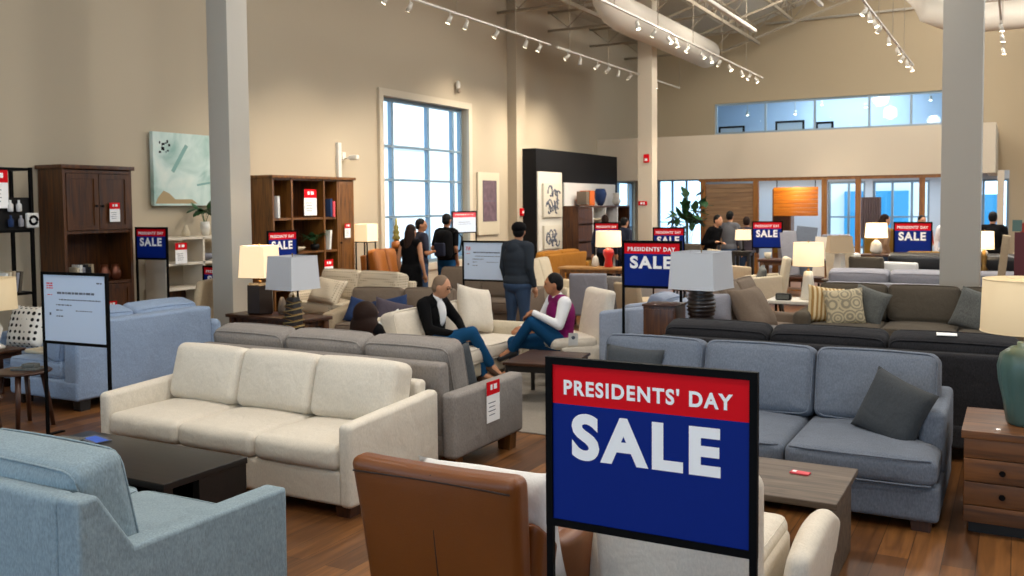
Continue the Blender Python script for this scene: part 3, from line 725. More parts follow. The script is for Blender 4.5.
# far customers
for a in (('customer in dark clothes bending forward in front of the slatted screen', (-5.75, 19.3, 0), 70, standing(1.66, .28, 'phone'), 'tblack', 'tnavy', 'hairbk', 'short'),
          ('customer in a grey shirt with black hair in front of the slatted screen', (-5.5, 19.9, 0), 170, standing(1.74, .05, 'down'), 'tmid', 'jeansd', 'hairbk', 'short'),
          ('customer in mauve half hidden at the right of the slatted screen', (-5.25, 20.4, 0), 190, standing(1.60, .05, 'down'), 'plum', 'jeansd', 'hairbr', 'short'),
          ('customer with long brown hair in a tan top left of the far right sale sign', (-2.35, 19.6, 0), 120, standing(1.66, .06, 'down'), 'ttan', 'jeansd', 'hairbr', 'long'),
          ('customer in a red top behind the far right sale sign', (-1.75, 20.8, 0), 30, standing(1.62, .06, 'phone'), 'tred', 'jeansd', 'hairbk', 'short'),
          ('grey haired customer in white right of the last oak post', (-1.25, 21.3, 0), 10, standing(1.66, .0, 'down'), 'twhite', 'tmid', 'hairgr', 'short'),
          ('black haired customer partly behind the near column', (-1.0, 19.9, 0), 190, standing(1.62, .0, 'down'), 'tmid', 'jeansd', 'hairbk', 'short'),
          ('customer in a black shirt just right of the near column', (-.42, 19.9, 0), 175, standing(1.70, .12, 'phone', 0, 1.1), 'tblack', 'tblack', 'hairbk', 'short'),
          ('customer in navy seen under the bulkhead left of the slim column', (-7.55, 18.8, 0), 160, standing(1.62, .1, 'down'), 'tnavy', 'tnavy', 'hairbk', 'short'),
          ('customer with dark hair by the small window left of the slim column', (-7.7, 18.2, 0), 200, standing(1.68, .1, 'down'), 'tnavy', 'tblack', 'hairbr', 'short')):
    person(a[0], a[1], a[2], a[3], a[4], a[5], a[6], 'skin', 'long', hairstyle=a[7], vox=.018)
HB = 105  # strength of the added high bay fill lamps
M['globe'] = plain('fill_globe', '#ffffff', .4, emis='#fff0d8', es=4)  # glowing globe of the added hall lamps
# ---------------------------------------------------------------- the building
XL, YB, YK = -10.5, 24.3, 27.5      # left wall, bulkhead, back wall
mb = MB(); mb.box((0, 11, -.05), (21.4, 34, .1)); struct('floor', mb, M['floor'])
def wall_with_holes(mb, axis, pos, t, a0, a1, z0, z1, holes):
    """slab in the plane axis=pos..pos+t with rectangular openings (a0,a1,z0,z1)"""
    as_ = sorted({a0, a1, *[h[0] for h in holes], *[h[1] for h in holes]}); zs = sorted({z0, z1, *[h[2] for h in holes], *[h[3] for h in holes]})
    for i in range(len(as_)-1):
        for j in range(len(zs)-1):
            ca, cz = (as_[i]+as_[i+1])/2, (zs[j]+zs[j+1])/2
            if any(h[0] < ca < h[1] and h[2] < cz < h[3] for h in holes): continue
            da, dz = as_[i+1]-as_[i], zs[j+1]-zs[j]
            mb.box((pos+t/2, ca, cz) if axis == 'X' else (ca, pos+t/2, cz), (abs(t), da, dz) if axis == 'X' else (da, abs(t), dz))
mb = MB(); wall_with_holes(mb, 'X', XL, -.25, -5, YK+.2, 0, 7.0, [(14.13, 17.2, .75, 3.99), (25.0, 27.2, .3, 2.6)]); struct('wall_left', mb, M['wall'])
# back wall: clerestory, tall windows
CL = (-8.05, -1.2, 3.98, 4.9)
mb = MB(); wall_with_holes(mb, 'Y', YK, .2, XL-.2, 4, 0, 9.6, [CL, (-9.85, -8.45, .25, 2.66), (-4.75, -3.75, .25, 2.5), (-3.55, -2.1, .25, 2.5), (-1.3, -.2, .25, 2.5)]); struct('wall_back', mb, M['backwall'])
mb = MB(); mb.box((10.6, 11, 3.8), (.2, 34, 7.6)); struct('wall_right', mb, M['wall'])
# entrance wall behind the photographer with a glazed shop front
mb = MB(); wall_with_holes(mb, 'Y', -5.2, .2, XL-.2, 10.7, 0, 9, [(-9.5, 0, .2, 4.2), (1.5, 9.5, .2, 3.2)]); struct('wall_front', mb, M['wall'])
# bulkhead over the offices
mb = MB(); mb.box(((XL-.47)/2, YB+.1, (2.57+3.74)/2), (-.47-XL, .2, 3.74-2.57)); mb.box((-.57, (YB+.2+YK)/2, 3.16), (.2, YK-YB-.2, 1.17)); struct('wall_bulkhead', mb, M['bulk'])
mb = MB(); mb.box(((XL-.67)/2, (YB+.2+YK)/2, 2.75), (-.67-XL, YK-YB-.2, .06)); struct('ceiling_office', mb, M['bluewall'])
mb = MB()   # inner skin of the offices, pale blue
wall_with_holes(mb, 'Y', YK-.03, .03, -8.3, -.3, 0, 2.72, [(-4.75, -3.75, .25, 2.5), (-3.55, -2.1, .25, 2.5), (-1.3, -.2, .25, 2.5)]); struct('wall_office', mb, M['bluewall'])
mb = MB(); mb.box((-.35, YB+.08, 1.31), (.14, .16, 2.62)); struct('trim_1', mb, M['bulk'])
# pilaster on the left wall
mb = MB(); mb.box((XL+.12, 19.25, 3.5), (.24, .45, 7)); struct('pilaster', mb, M['wall'])
# black display box on the left wall
mb = MB(); mb.box((XL+.3, 21.8, 1.62), (.6, 5.0, 3.24)); struct('wall_display', mb, M['dark'])
# columns
for nm, x, y, w in (('column', -8.46, 8.3, .335), ('column', -7.85, 21.2, .36), ('column', -.64, 13.3, .46)):
    mb = MB(); mb.box((x, y, 4.6), (w, w, 9.2), .004); struct(nm, mb, M['column'] if y < 20 else M['bulk'])
# roof: level strip by the wall, then a slope up to the right
mb = MB()
mb.prism([(XL-.2, 7.0), (-9.0, 7.0), (-7.4, 6.95), (0, 9.4), (10.8, 9.4), (10.8, 9.6), (-.2, 9.6), (-7.5, 7.15), (XL-.2, 7.2)], 'Y', -5.4, YK+.2)
struct('ceiling', mb, M['deck'])
for k, y in enumerate((16.0, 18.6, 21.2, 23.8, 26.4)):
    mb = MB(); pts = []
    def zt(x): return 6.85 if x < -7.4 else 6.85+(x+7.4)*.33
    mb.tube([(XL, y, 6.75), (-7.4, y, 6.78), (0, y, 9.2)], .035, seg=6); mb.tube([(XL, y, 6.3), (-7.4, y, 6.3), (0, y, 8.6)], .035, seg=6)
    x = XL; up = True
    while x < -.6:
        x2 = x+.55; za = zt(x)-(.05 if up else .5); zb2 = zt(x2)-(.5 if up else .05); mb.cyl((x, y, za), (x2, y, zb2), .016, seg=5); x = x2; up = not up
    o = mb.obj('ceiling_truss', M['steel']); tag(o, 'painted steel roof truss, number %s counting into the hall' % ['one', 'two', 'three', 'four', 'five'][k], 'truss', 'roof trusses'); o['kind'] = 'structure'
# joists running into the depth
for k, (x, z, y0, y1) in enumerate(((-8.25, 6.1, 12, 23), (-6.6, 6.5, 12, 27), (-5.6, 7.0, 12, 27), (-3.2, 8.0, 12, 27))):
    mb = MB(); mb.box((x, (y0+y1)/2, z), (.06, y1-y0, .08)); mb.box((x, (y0+y1)/2, z+.42), (.06, y1-y0, .06))
    y = y0
    while y < y1-.5: mb.cyl((x, y, z+.02), (x, y+.35, z+.4), .014, seg=5); mb.cyl((x, y+.35, z+.4), (x, y+.7, z+.02), .014, seg=5); y += .7
    o = mb.obj('ceiling_joist', M['steel']); o['kind'] = 'structure'
# ---- windows
def window(name, axis, pos, a0, a1, z0, z1, vs, hs, t=.06, mat=None, deep=.1, sgn=1):
    mat = mat or M['mullion']; e = bpy.data.objects.new(name, None); C.objects.link(e); e['kind'] = 'structure'
    def bx(mb, a, b, c, d):
        ca, cz, da, dz = (a+b)/2, (c+d)/2, b-a, d-c
        mb.box((pos, ca, cz) if axis == 'X' else (ca, pos, cz), (deep, da, dz) if axis == 'X' else (da, deep, dz))
    mb = MB()
    for (a, b, c, d) in ((a0, a0+t, z0, z1), (a1-t, a1, z0, z1), (a0+t, a1-t, z0, z0+t), (a0+t, a1-t, z1-t, z1)): bx(mb, a, b, c, d)
    for v in vs: bx(mb, v-t/2, v+t/2, z0+t, z1-t)
    for h in hs:
        xs = [a0+t]+[q for v in vs for q in (v-t/2, v+t/2)]+[a1-t]
        for i in range(0, len(xs), 2): bx(mb, xs[i], xs[i+1], h-t*.35, h+t*.35)
    mb.obj('window_frame', mat, e)
    mb = MB(); deep2 = .006
    mb.box((pos, (a0+a1)/2, (z0+z1)/2) if axis == 'X' else ((a0+a1)/2, pos, (z0+z1)/2), (deep2, a1-a0-.02, z1-z0-.02) if axis == 'X' else (a1-a0-.02, deep2, z1-z0-.02))
    mb.obj('glass_pane', M['glass'], e)
    return e
window('window_1', 'X', XL-.17, 14.13, 17.2, .75, 3.99, [14.65, 15.9, 16.85], [1.7, 2.42, 3.07], .07, deep=.09)
mb = MB()
for a, b, c, d in ((14.0, 14.13, .62, 4.12), (17.2, 17.33, .62, 4.12), (14.13, 17.2, 3.99, 4.12), (14.13, 17.2, .62, .75)): mb.box((XL+.03, (a+b)/2, (c+d)/2), (.06, b-a, d-c))
struct('trim_2', mb, plain('window_trim', '#c9bea9', .6))
window('window_2', 'X', XL-.12, 25.0, 27.2, .3, 2.6, [26.1], [1.2], .05)
window('window_3', 'Y', YK+.1, CL[0], CL[1], CL[2], CL[3], [-6.55, -5.15, -3.68, -2.6], [], .06, mat=plain('pale_frame', '#9fb0bb', .5), deep=.08)
window('window_4', 'Y', YK+.1, -9.85, -8.45, .25, 2.66, [-9.4, -8.95], [1.35], .05)
window('window_5', 'Y', YK+.1, -4.75, -3.75, .25, 2.5, [-4.2], [1.5], .06)
window('window_6', 'Y', YK+.1, -3.55, -2.1, .25, 2.5, [-3.05, -2.55], [1.5], .06)
window('window_7', 'Y', YK+.1, -1.3, -.2, .25, 2.5, [-.8], [], .06)
window('window_8', 'Y', -5.1, -9.5, 0, .2, 4.2, [-7.1, -4.7, -2.3], [2.6], .08)
window('window_9', 'Y', -5.1, 1.5, 9.5, .2, 3.2, [3.5, 5.5, 7.5], [2.2], .08)
# loft room seen through the clerestory
mb = MB(); mb.box((-4.6, 29.6, 3.75), (9.4, 3.8, .1)); mb.box((-4.6, 31.55, 4.8), (9.4, .1, 2.2)); mb.box((-4.6, 29.6, 5.75), (9.4, 3.8, .1)); mb.box((-9.25, 29.6, 4.75), (.1, 3.8, 1.9)); mb.box((.05, 29.6, 4.75), (.1, 3.8, 1.9))
struct('wall_loft', mb, M['bluewall'])
# office front: oak posts and header
mb = MB(); mb.box((-4.4, YB+.1, 2.53), (6.3, .14, .08)); struct('trim_3', mb, M['oakpost'])
for k, x in enumerate((-7.44, -6.03, -4.3, -3.49, -2.03)):
    mb = MB(); mb.box((x, YB+.1, 1.245), (.13, .12, 2.49)); struct('trim_%d' % (4+k), mb, M['oakpost'])
# slatted blind between the first two posts
t = thing('slatted_screen', 'brown horizontal slat screen filling the first bay between oak posts', 'screen', (-6.735, YB+.1, 0))
mb = MB(); mb.box((0, .03, 1.2), (1.26, .02, 2.4)); mb.obj('panel', M['slat'], t)
mb = MB()
for k in range(20): mb.box((0, 0, .1+k*.12), (1.26, .03, .1), rot=(R(14), 0, 0))
mb.obj('slat', M['slat'], t)['kind'] = 'stuff'
t = thing('hanging_panel', 'glowing orange wood plank panel hanging in the office bay', 'panel', (-5.2, 25.3, 0))
mb = MB()
for k in range(7): mb.box((0, 0, 1.56+k*.11+.055), (1.16, .03, .106), .004)
mb.obj('plank', M['orangepanel'], t)['kind'] = 'stuff'
mb = MB(); mb.box((-.5, .03, 2.53), (.02, .02, .4)); mb.box((.5, .03, 2.53), (.02, .02, .4)); mb.obj('hanger', M['black'], t)
t = thing('cabinet', 'tall dark walnut cabinet behind the office front beside the orange panel', 'cabinet', (-6.0+.35, 25.9, 0))
mb = MB(); mb.box((0, 0, 1.15), (.5, .45, 2.3), .01); mb.obj('body', M['walnut2'], t)
mb = MB(); mb.box((0, -.235, 1.6), (.42, .02, 1.2), .005); mb.obj('door', M['walnut'], t); mb = MB(); mb.box((0, -.24, .8), (.4, .02, .5), .005); mb.obj('drawer', M['olivey'], t)
# curtain in front of the office window
mb = MB(); pts = [(-3.95+.011*i, YK-.25+.03*math.sin(i*1.1)) for i in range(60)]
pts2 = [(x, y+.01) for x, y in reversed(pts)]; mb.prism(pts+pts2, 'Z', .9, 2.05); tag(mb.obj('curtain', plain('mauve_curtain', '#6a5550', .9)), 'mauve brown pleated curtain hanging in the office window', 'curtain')
# exterior seen through the windows
mb = MB(); mb.box((-22, 15, -.15), (22.4, 60, .1)); mb.box((0, 42, -.15), (24, 28, .1)); struct('ground_outside', mb, plain('concrete', '#b5b3ae', .9))
mb = MB(); mb.box((-24, 26, 3.4), (1, 30, 6.8)); mb.box((-23.46, 25.6, 1.3), (.1, 1.9, 2.6), mat=1); mb.box((-23.4, 22, 4.5), (.1, 26, .12), mat=0)
o = mb.obj('building_outside', [plain('white_render', '#e6e8ea', .9), plain('blue_door', '#2f7fa6', .6)]); tag(o, 'white building with a blue door outside the tall window', 'building')
mb = MB(); mb.box((-7, 44, 1.6), (9, 2, 3.2)); mb.box((-5.4, 42.9, 1.2), (2.6, .2, 2.4), mat=1); mb.box((-1.2, 42.9, 1.1), (1.2, .2, 2.2), mat=1)
o = mb.obj('building_outside', [plain('white_render_far', '#dfe4e8', .9), plain('blue_container', '#2a86b4', .6)]); tag(o, 'low pale building with blue side beyond the back windows', 'building')

t = thing('added_spotlight', 'small spotlight added in the office to light up the orange panel', 'spotlight', (-5.2, 24.95, 2.7))  # added spot that makes the orange panel glow
mb = MB(); mb.cyl((0,0,-.1), (0,.0,.02), .035, seg=12); mb.obj('housing', M['trackw'], t)
l = bpy.data.lights.new('panel_fill_spot', 'SPOT'); l.energy = 50; l.spot_size = R(120); l.color = (1, .8, .5); o = bpy.data.objects.new('panel_fill_spot', l); C.objects.link(o); o.location = (-5.2, 24.75, 2.5); o.rotation_euler = Vector((0, .5, -.6)).to_track_quat('-Z', 'Y').to_euler()
# ---- ducts, tracks
def duct(label, pts, r):
    mb = MB(); mb.tube(pts, r, seg=24)
    for i in range(0, len(pts)-1):
        pass
    tag(mb.obj('air_duct', M['duct']), label, 'duct', 'round ceiling ducts')
duct('large white round duct running along the ceiling behind the slim column', [(-7.25, 24.0, 5.84), (-7.25, 18.2, 5.84), (-7.25, 17.8, 5.88), (-7.25, 17.45, 6.05), (-7.25, 17.25, 6.35), (-7.25, 17.2, 6.85)], .36)
duct('slimmer white round duct bending upward behind the near grey column', [(5, 22.2, 5.8), (1.5, 22.2, 5.8), (0, 22.2, 5.8), (-.8, 22.2, 5.8), (-1.3, 22.2, 5.86), (-1.75, 22.2, 6.08), (-2.05, 22.2, 6.5), (-2.1, 22.2, 7.2), (-2.1, 22.2, 8.4)], .3)
mb = MB(); mb.cyl((-6.5, 27.3, 7.1), (3.5, 27.3, 7.15), .03, seg=8); tag(mb.obj('sprinkler_pipe', M['trackw']), 'thin pale pipe running across the upper back wall', 'pipe')
mb = MB(); mb.box((-5.55, 17.5, 6.0), (.1, 9.5, .08), .01); mb.box((-4.0, 17.6, 6.4), (.1, 9.0, .08), .01)
tag(mb.obj('ceiling_strip', M['trackw']), 'pair of long white steel strips hung under the roof', 'ceiling strip')
spots = []
def track(label, x, z, y0, y1, heads, aim, ztop=7.4):
    t = thing('track_rail', label, 'track light', (x, y0, z), 0)
    mb = MB(); mb.box((0, (y1-y0)/2, 0), (.035, y1-y0, .03)); mb.obj('rail', M['trackw'], t)
    y = .6; zr = 6.92+max(0, x+7.4)*.33
    while y < y1-y0: mb = MB(); mb.cyl((0, y, 0), (0, y, zr-z), .007, seg=5); mb.obj('drop_rod', M['steel'], t); y += 2.0
    for i, y in enumerate(heads):
        ax, az, on = aim[i % len(aim)]
        d = Vector((ax, .15*(1 if i % 2 else -1), az)).normalized()
        p = Vector((0, y-y0, -.05)); c = p+Vector((0,0,-.07))
        mb = MB(); mb.cyl(p+Vector((0,0,.04)), c, .009, seg=6); mb.cyl(c-d*.04, c+d*.08, .028, .04, seg=14); mb.cyl(c-d*.06, c-d*.04, .016, .028, seg=10)
        h = mb.obj('spot_head', M['trackw'], t)
        mb = MB(); mb.cyl(c+d*.075, c+d*.084, .034, seg=14); mb.obj('lens', M['bulb'] if on else M['shade_off'], h)
        if on: spots.append((Vector((x, y0, z))+c+d*.14, d))
    return t
track('white track rail with spot heads nearest the left wall, above the tall window', -7.98, 5.0, 10.2, 16.2, [10.9, 11.5, 12.6, 13.1, 14.1, 15.2, 15.75], [(-.6, -.95, 1), (-.65, -.8, 1), (-.55, -1, 1)])
track('white track rail with spot heads along the left wall, ending before the slim column', -7.98, 5.0, 16.5, 21.0, [17.0, 17.6, 18.5, 19.1, 19.7, 20.4], [(-.7, -.55, 1), (-.2, -1, 0), (-.7, -.6, 1)])
track('short far piece of white track rail just right of the slim column', -7.98, 5.0, 21.4, 24.0, [22.2], [(-.1, -1, 1)])
track('white track rail crossing in front of the large round duct', -5.58, 5.0, 13.0, 23.2, [14.6, 15.4, 16.2, 16.6, 17.3, 18.2, 18.8, 19.4, 20.2, 21.2, 21.9, 22.5], [(.3, -1, 1), (-.5, -.8, 1), (.5, -.8, 1)])
track('white track rail with bright heads above the clerestory window', -2.13, 5.0, 14.4, 22.9, [15.4, 15.9, 16.5, 17.1, 18.4, 19.8, 20.8, 21.6, 22.4], [(-.5, -.8, 1), (.1, -1, 1), (.4, -.8, 1)], 8.6)
track('white track rail at the right edge beyond the near column', -.3, 5.0, 15.0, 21.5, [18.0, 19.2, 20.8], [(.2, -1, 1)], 8.6)
# loft track lights beyond the clerestory glass
for k, (x, z) in enumerate(((-7.7, 4.75), (-6.2, 4.7), (-5.4, 4.95), (-4.1, 4.8), (-2.3, 4.9), (-1.6, 4.75))):
    mb = MB(); mb.cyl((x, 30, z), (x, 30, z+.12), .04, seg=10); mb.cyl((x, 30, z-.01), (x, 30, z), .035, seg=10, mat=1); mb.cyl((x, 30, z+.12), (x, 30, 5.7), .01, seg=5)
    tag(mb.obj('loft_spotlight', [M['trackw'], M['bulb']]), 'small bright ceiling spotlight seen through the clerestory glass', 'spotlight', 'spotlights behind the clerestory')
for x, w in ((-7.75, .8), (-6.0, .85), (-5.0, .5)):
    mb = MB(); 
    z0, z1 = 3.8, 4.28 if x != -6.0 else 4.36
    for a in (-1, 1): mb.box((x+a*(w/2-.03), 28.3, (z0+z1)/2), (.06, .05, z1-z0))
    mb.box((x, 28.3, z1-.03), (w-.12, .05, .06)); mb.box((x, 28.3, (z0+z1)/2-.03), (w-.12, .02, z1-z0-.06), mat=1)
    tag(mb.obj('framed_panel', [M['black'], M['bluewall']]), 'black framed panel standing low behind the clerestory glass', 'panel', 'framed panels in the loft')
# fire alarm and small wall devices
def device(name, label, cat, loc, build, mats, rz=0):
    mb = MB(); build(mb); o = mb.obj(name, mats); o.location = loc; o.rotation_euler = (0,0,R(rz)); return tag(o, label, cat)
device('fire_alarm', 'red fire alarm box on the beige wall beside the black display box', 'alarm', (XL+.25+.02, 19.2, 1.75), lambda mb: (mb.box((0,0,0), (.06,.13,.18), .01), mb.box((.035,0,.0), (.01,.07,.06), mat=1)), [M['red'], M['white']])
device('fire_alarm', 'red fire alarm horn high on the slim far column', 'alarm', (-7.80, 20.99, 3.0), lambda mb: (mb.box((0,0,0), (.13,.05,.2), .01), mb.box((0,-.03,-.03), (.07,.01,.06), mat=1)), [M['red'], M['white']])
device('exit_sign', 'small red sign with white marks low on the slim far column', 'sign', (-7.9, 21.0, 1.93), lambda mb: (mb.box((0,0,0), (.22,.02,.1), .003), mb.box((-.03,-.012,0), (.05,.003,.05), mat=1), mb.box((.035,-.012,0), (.045,.003,.05), mat=1)), [M['red'], M['white']])
def cam(mb):
    mb.box((0,0,0), (.06,.1,.14), .01); mb.cyl((.03,0,-.05), (.14,.03,-.02), .012, seg=8); mb.rbox((.2,.05,-.03), (.2,.09,.09), .03)
device('security_camera', 'white security camera on the wall above the open bookcase', 'camera', (XL+.03, 12.95, 2.8), lambda mb: (mb.box((0,-.12,-.08), (.07,.09,.62), .01), cam(mb)), M['trimw'])
device('wall_sensor', 'small grey dome sensor on the wall above the tall window', 'sensor', (XL+.03, 16.75, 4.4), lambda mb: (mb.ball((.04,0,.05), (.05,.06,.1)), mb.ball((.06,0,-.06), (.05,.05,.06), mat=1)), [M['trimw'], M['steel']])
# high bay lamps added under the roof to brighten hall and upper walls
for k, (x, y) in enumerate(((-4.5, -2), (0, 1.0), (-3.8, 3.6), (-2.0, 5.5), (3, 5.0), (5.5, 10), (-5.2, 9.5), (-1.5, 13.0), (3.0, 14.0), (-4.8, 16.0), (.5, 19.5), (-4.4, 21.5), (-1.0, 24.0))):
    z = 6.35 if y < 20 else 7.45; zr = 6.92+max(0, x+7.4)*.33
    t = thing('added_high_bay', 'round white high bay light added under the roof as fill', 'fill light', (x, y, z), 0, 'added high bay lights')
    mb = MB(); mb.lathe([(.05, .3), (.09, .22), (.2, .1), (.21, .08), (.19, .08), (.06, .2), (.04, .2)], seg=24); mb.obj('housing', M['trackw'], t)
    mb = MB(); mb.cyl((0,0,.28), (0,0,zr-z), .008, seg=6); mb.obj('rod', M['steel'], t)
    mb = MB(); mb.ball((0,0,.06), .06, seg=16); mb.obj('globe', M['globe'], t)
    l = bpy.data.lights.new('fill_omni', 'POINT'); l.energy = HB*(2.1 if y > 15 else 1); l.shadow_soft_size = .3; l.color = (1, .94, .86)
    o = bpy.data.objects.new('fill_omni', l); C.objects.link(o); o.parent = t; o.location = (0,0,-.35)
    l = bpy.data.lights.new('fill_down', 'AREA'); l.shape = 'DISK'; l.size = .4; l.energy = 75; l.color = (1, .94, .86)
    o = bpy.data.objects.new('fill_down', l); C.objects.link(o); o.parent = t; o.location = (0,0,-.12)
for i, (p, d) in enumerate(spots):
    l = bpy.data.lights.new('spot', 'SPOT'); l.energy = (230 if p.y < 16.4 else 420) if p.x < -6 else 280; l.spot_size = R(75); l.spot_blend = 1.0; l.color = (1, .87, .7); l.shadow_soft_size = .04
    o = bpy.data.objects.new('spot', l); C.objects.link(o); o.location = p; o.rotation_euler = d.to_track_quat('-Z', 'Y').to_euler()
def portal(loc, rot, sx, sy):
    l = bpy.data.lights.new('portal', 'AREA'); l.shape = 'RECTANGLE'; l.size = sx; l.size_y = sy; l.cycles.is_portal = True
    o = bpy.data.objects.new('portal', l); C.objects.link(o); o.location = loc; o.rotation_euler = rot
#portal((XL-.27, 15.66, 2.37), (0, R(-90), 0), 3.24, 3.07); portal((-4.75, -5.25, 2.2), (R(90), 0, 0), 9.5, 4); portal((5.5, -5.25, 1.7), (R(90), 0, 0), 8, 3)
w = bpy.data.worlds.new('sky'); bpy.context.scene.world = w; w.use_nodes = True
w.node_tree.nodes['Background'].inputs[0].default_value = (.62, .82, 1, 1); w.node_tree.nodes['Background'].inputs[1].default_value = 3.2
l = bpy.data.lights.new('sun', 'SUN'); l.energy = 5; l.angle = R(2); l.color = (1, .97, .92)
o = bpy.data.objects.new('sun', l); C.objects.link(o); o.rotation_euler = Vector((-.72, .22, -.66)).to_track_quat('-Z', 'Y').to_euler()
l = bpy.data.lights.new('loft_fill', 'AREA'); l.energy = 190; l.size = 3; l.color = (.8, .92, 1); o = bpy.data.objects.new('loft_fill', l); C.objects.link(o); o.location = (-4.6, 29.5, 5.65)  # added area lamp without a fixture, brightens the loft
l = bpy.data.lights.new('office_fill', 'AREA'); l.shape = 'RECTANGLE'; l.size = 6; l.size_y = 1.5; l.energy = 150; l.color = (.82, .92, 1); o = bpy.data.objects.new('office_fill', l); C.objects.link(o); o.location = (-4.2, 26, 2.68)  # added area lamp without a fixture, lifts the office walls
# ---------------------------------------------------------------- foreground seating
# ice blue loveseat, seen from behind at the lower left
o = sofa('loveseat', 'ice blue tweed loveseat seen from behind at the lower left corner', (-4.435, 2.705, 0), 180, 2.87, 1.1, M['iceblue'], n=3, arm_w=.13, arm_h=.585, arm_rise=.0, seat_z=.44, back_z=.83, cush_z=.915, frame_t=.1, rake=-.0, ct=.24, tilt=12, pipe=.005, leg_z=.08, wing=(.09, .25))
# black coffee table between the loveseat and the cream sofa
t = thing('coffee_table', 'low black rectangular coffee table in front of the cream sofa', 'coffee table', (-4.72, 3.70, 0))
mb = MB(); mb.box((0,0,.4), (1.44, .62, .04), .004); mb.obj('tabletop', M['espresso'], t)
mb = MB(); mb.box((0,.08,.21), (1.36, .44, .03)); mb.obj('shelf', M['espresso'], t)
mb = MB(); mb.box((.69, .12, .19), (.05, .36, .38)); mb.obj('side_panel', M['espresso'], t)
mb = MB(); mb.box((-.69, .12, .19), (.05, .36, .38)); mb.obj('side_panel', M['espresso'], t)
mb = MB(); mb.box((0, .29, .2), (1.33, .02, .36)); mb.obj('back_panel', M['espresso'], t)
for a in (-1, 1): mb = MB(); mb.box((a*.685, -.275, .19), (.06, .06, .38)); mb.obj('leg', M['espresso'], t)
mb = MB(); mb.box((0,0,0), (.22, .12, .006), .001); mb.box((.02,0,.0035), (.18, .08, .001), mat=1)
o = mb.obj('brochure', [M['ink'], plain('blue_print', '#3a62c8', .5)]); o.location = (-5.18, 3.86, .424); o.rotation_euler = (0,0,R(-12)); tag(o, 'blue brochure lying on the far left of the black coffee table', 'brochure')
mb = MB(); mb.rbox((0,0,.006), (.2,.12,.012), .005, n=1); o = mb.obj('catalogue', M['tweedp']); o.location = (-5.33, 3.77, .42); o.rotation_euler = (0,0,R(8)); tag(o, 'dark catalogue lying beside the blue brochure on the black table', 'catalogue')
# cream sofa
sofa('sofa', 'cream linen three seat sofa facing the black coffee table', (-4.635, 4.83, 0), 0, 2.28, .98, M['creamf'], n=3, arm_w=.1, arm_h=.585, arm_rise=.05, seat_z=.45, back_z=.70, cush_z=.84, leg_z=.07, frame_t=.12, ct=.25, rake=.04, pipe=0, tilt=15, seat_t=.16)
# grey sofa, back to the camera
sofa('sofa', 'warm grey tweed sofa with a red price tag on its right arm, back turned', (-4.695, 5.87, 0), 180, 2.61, 1.0, M['greyf'], n=3, arm_w=.13, arm_h=.595, arm_rise=.0, seat_z=.45, back_z=.80, cush_z=.91, frame_t=.12, ct=.22, rake=.05, leg_z=.13, pipe=.006, legm=M['walnut2'])
price_tag('red and white price tag hanging on the outer arm of the grey sofa', (-3.375, 5.86, .46), 90, .19, .30)
pillow('pillow', 'dark grey pillow leaning inside the arm of the warm grey sofa', (-3.80, 6.02, .63), (10, 6, 250), .36, .38, .13, M['greypill'])
# leather armchair
def leather_chair():
    t = thing('armchair', 'saddle brown leather armchair seen from behind, left of the big sale sign', 'armchair', (-2.04, 3.48, 0), 180)
    W = .80
    def sh(o, u): return (o[0]*(1-.10*(1-(u[2]+1)/2)), o[1]+.10*((u[2]+1)/2)**1.3-.02*(1-u[0]*u[0]), o[2]+.015*(u[0]*u[0])*(u[2] > 0))
    mb = MB(); mb.rbox((0, .31, .50), (W, .13, .70), .045, puff=(0,.02,0), n=10, fn=sh); mb.obj('backrest', M['saddle'], t)
    mb = MB(); mb.tube([(0, .31+.065+.10*(z-.15)/.7-.03+.018*(1-((z-.5)/.35)**2)+.0, z) for z in [.17+.066*k for k in range(11)]], .0045, seg=6)
    mb.tube([(x*W/2, .47-.02*(1-x*x), .805+.0*x*x) for x in [-.93+.186*k for k in range(11)]], .004, seg=6)
    mb.obj('seam', plain('dark_stitch', '#2c1405', .6), t)
    mb = MB(); mb.rbox((0, -.03, .22), (W-.16, .62, .18), .04); mb.obj('base', M['saddle'], t)
    mb = MB(); piped_cushion(mb, (0, -.08, .37), (W-.2, .62, .14), .05, (0,.02,.03), pipe=.004); mb.obj('seat_cushion', M['saddle'], t)
    for a in (-1, 1):
        def arm(o, u, a=a): return (o[0]+a*.02*(u[2]), o[1], o[2]+.16*max(0, u[1])**2*(u[2] > 0))
        mb = MB(); mb.rbox((a*(W/2-.06), -.04, .31), (.11, .66, .38), .045, n=8, fn=arm); mb.obj('arm', M['saddle'], t)
    for a in (-1, 1):
        for b in (-1, 1): mb = MB(); mb.cyl((a*.3, b*.28, 0), (a*.27, b*.25, .15), .014, .024, 10); mb.obj('leg', M['legwood'], t)
    return t
leather_chair()
pillow('cushion', 'white back cushion showing above the brown leather armchair', (-1.93, 3.33, .58), (12, 0, 2), .66, .50, .2, M['whitep'], cat='cushion')
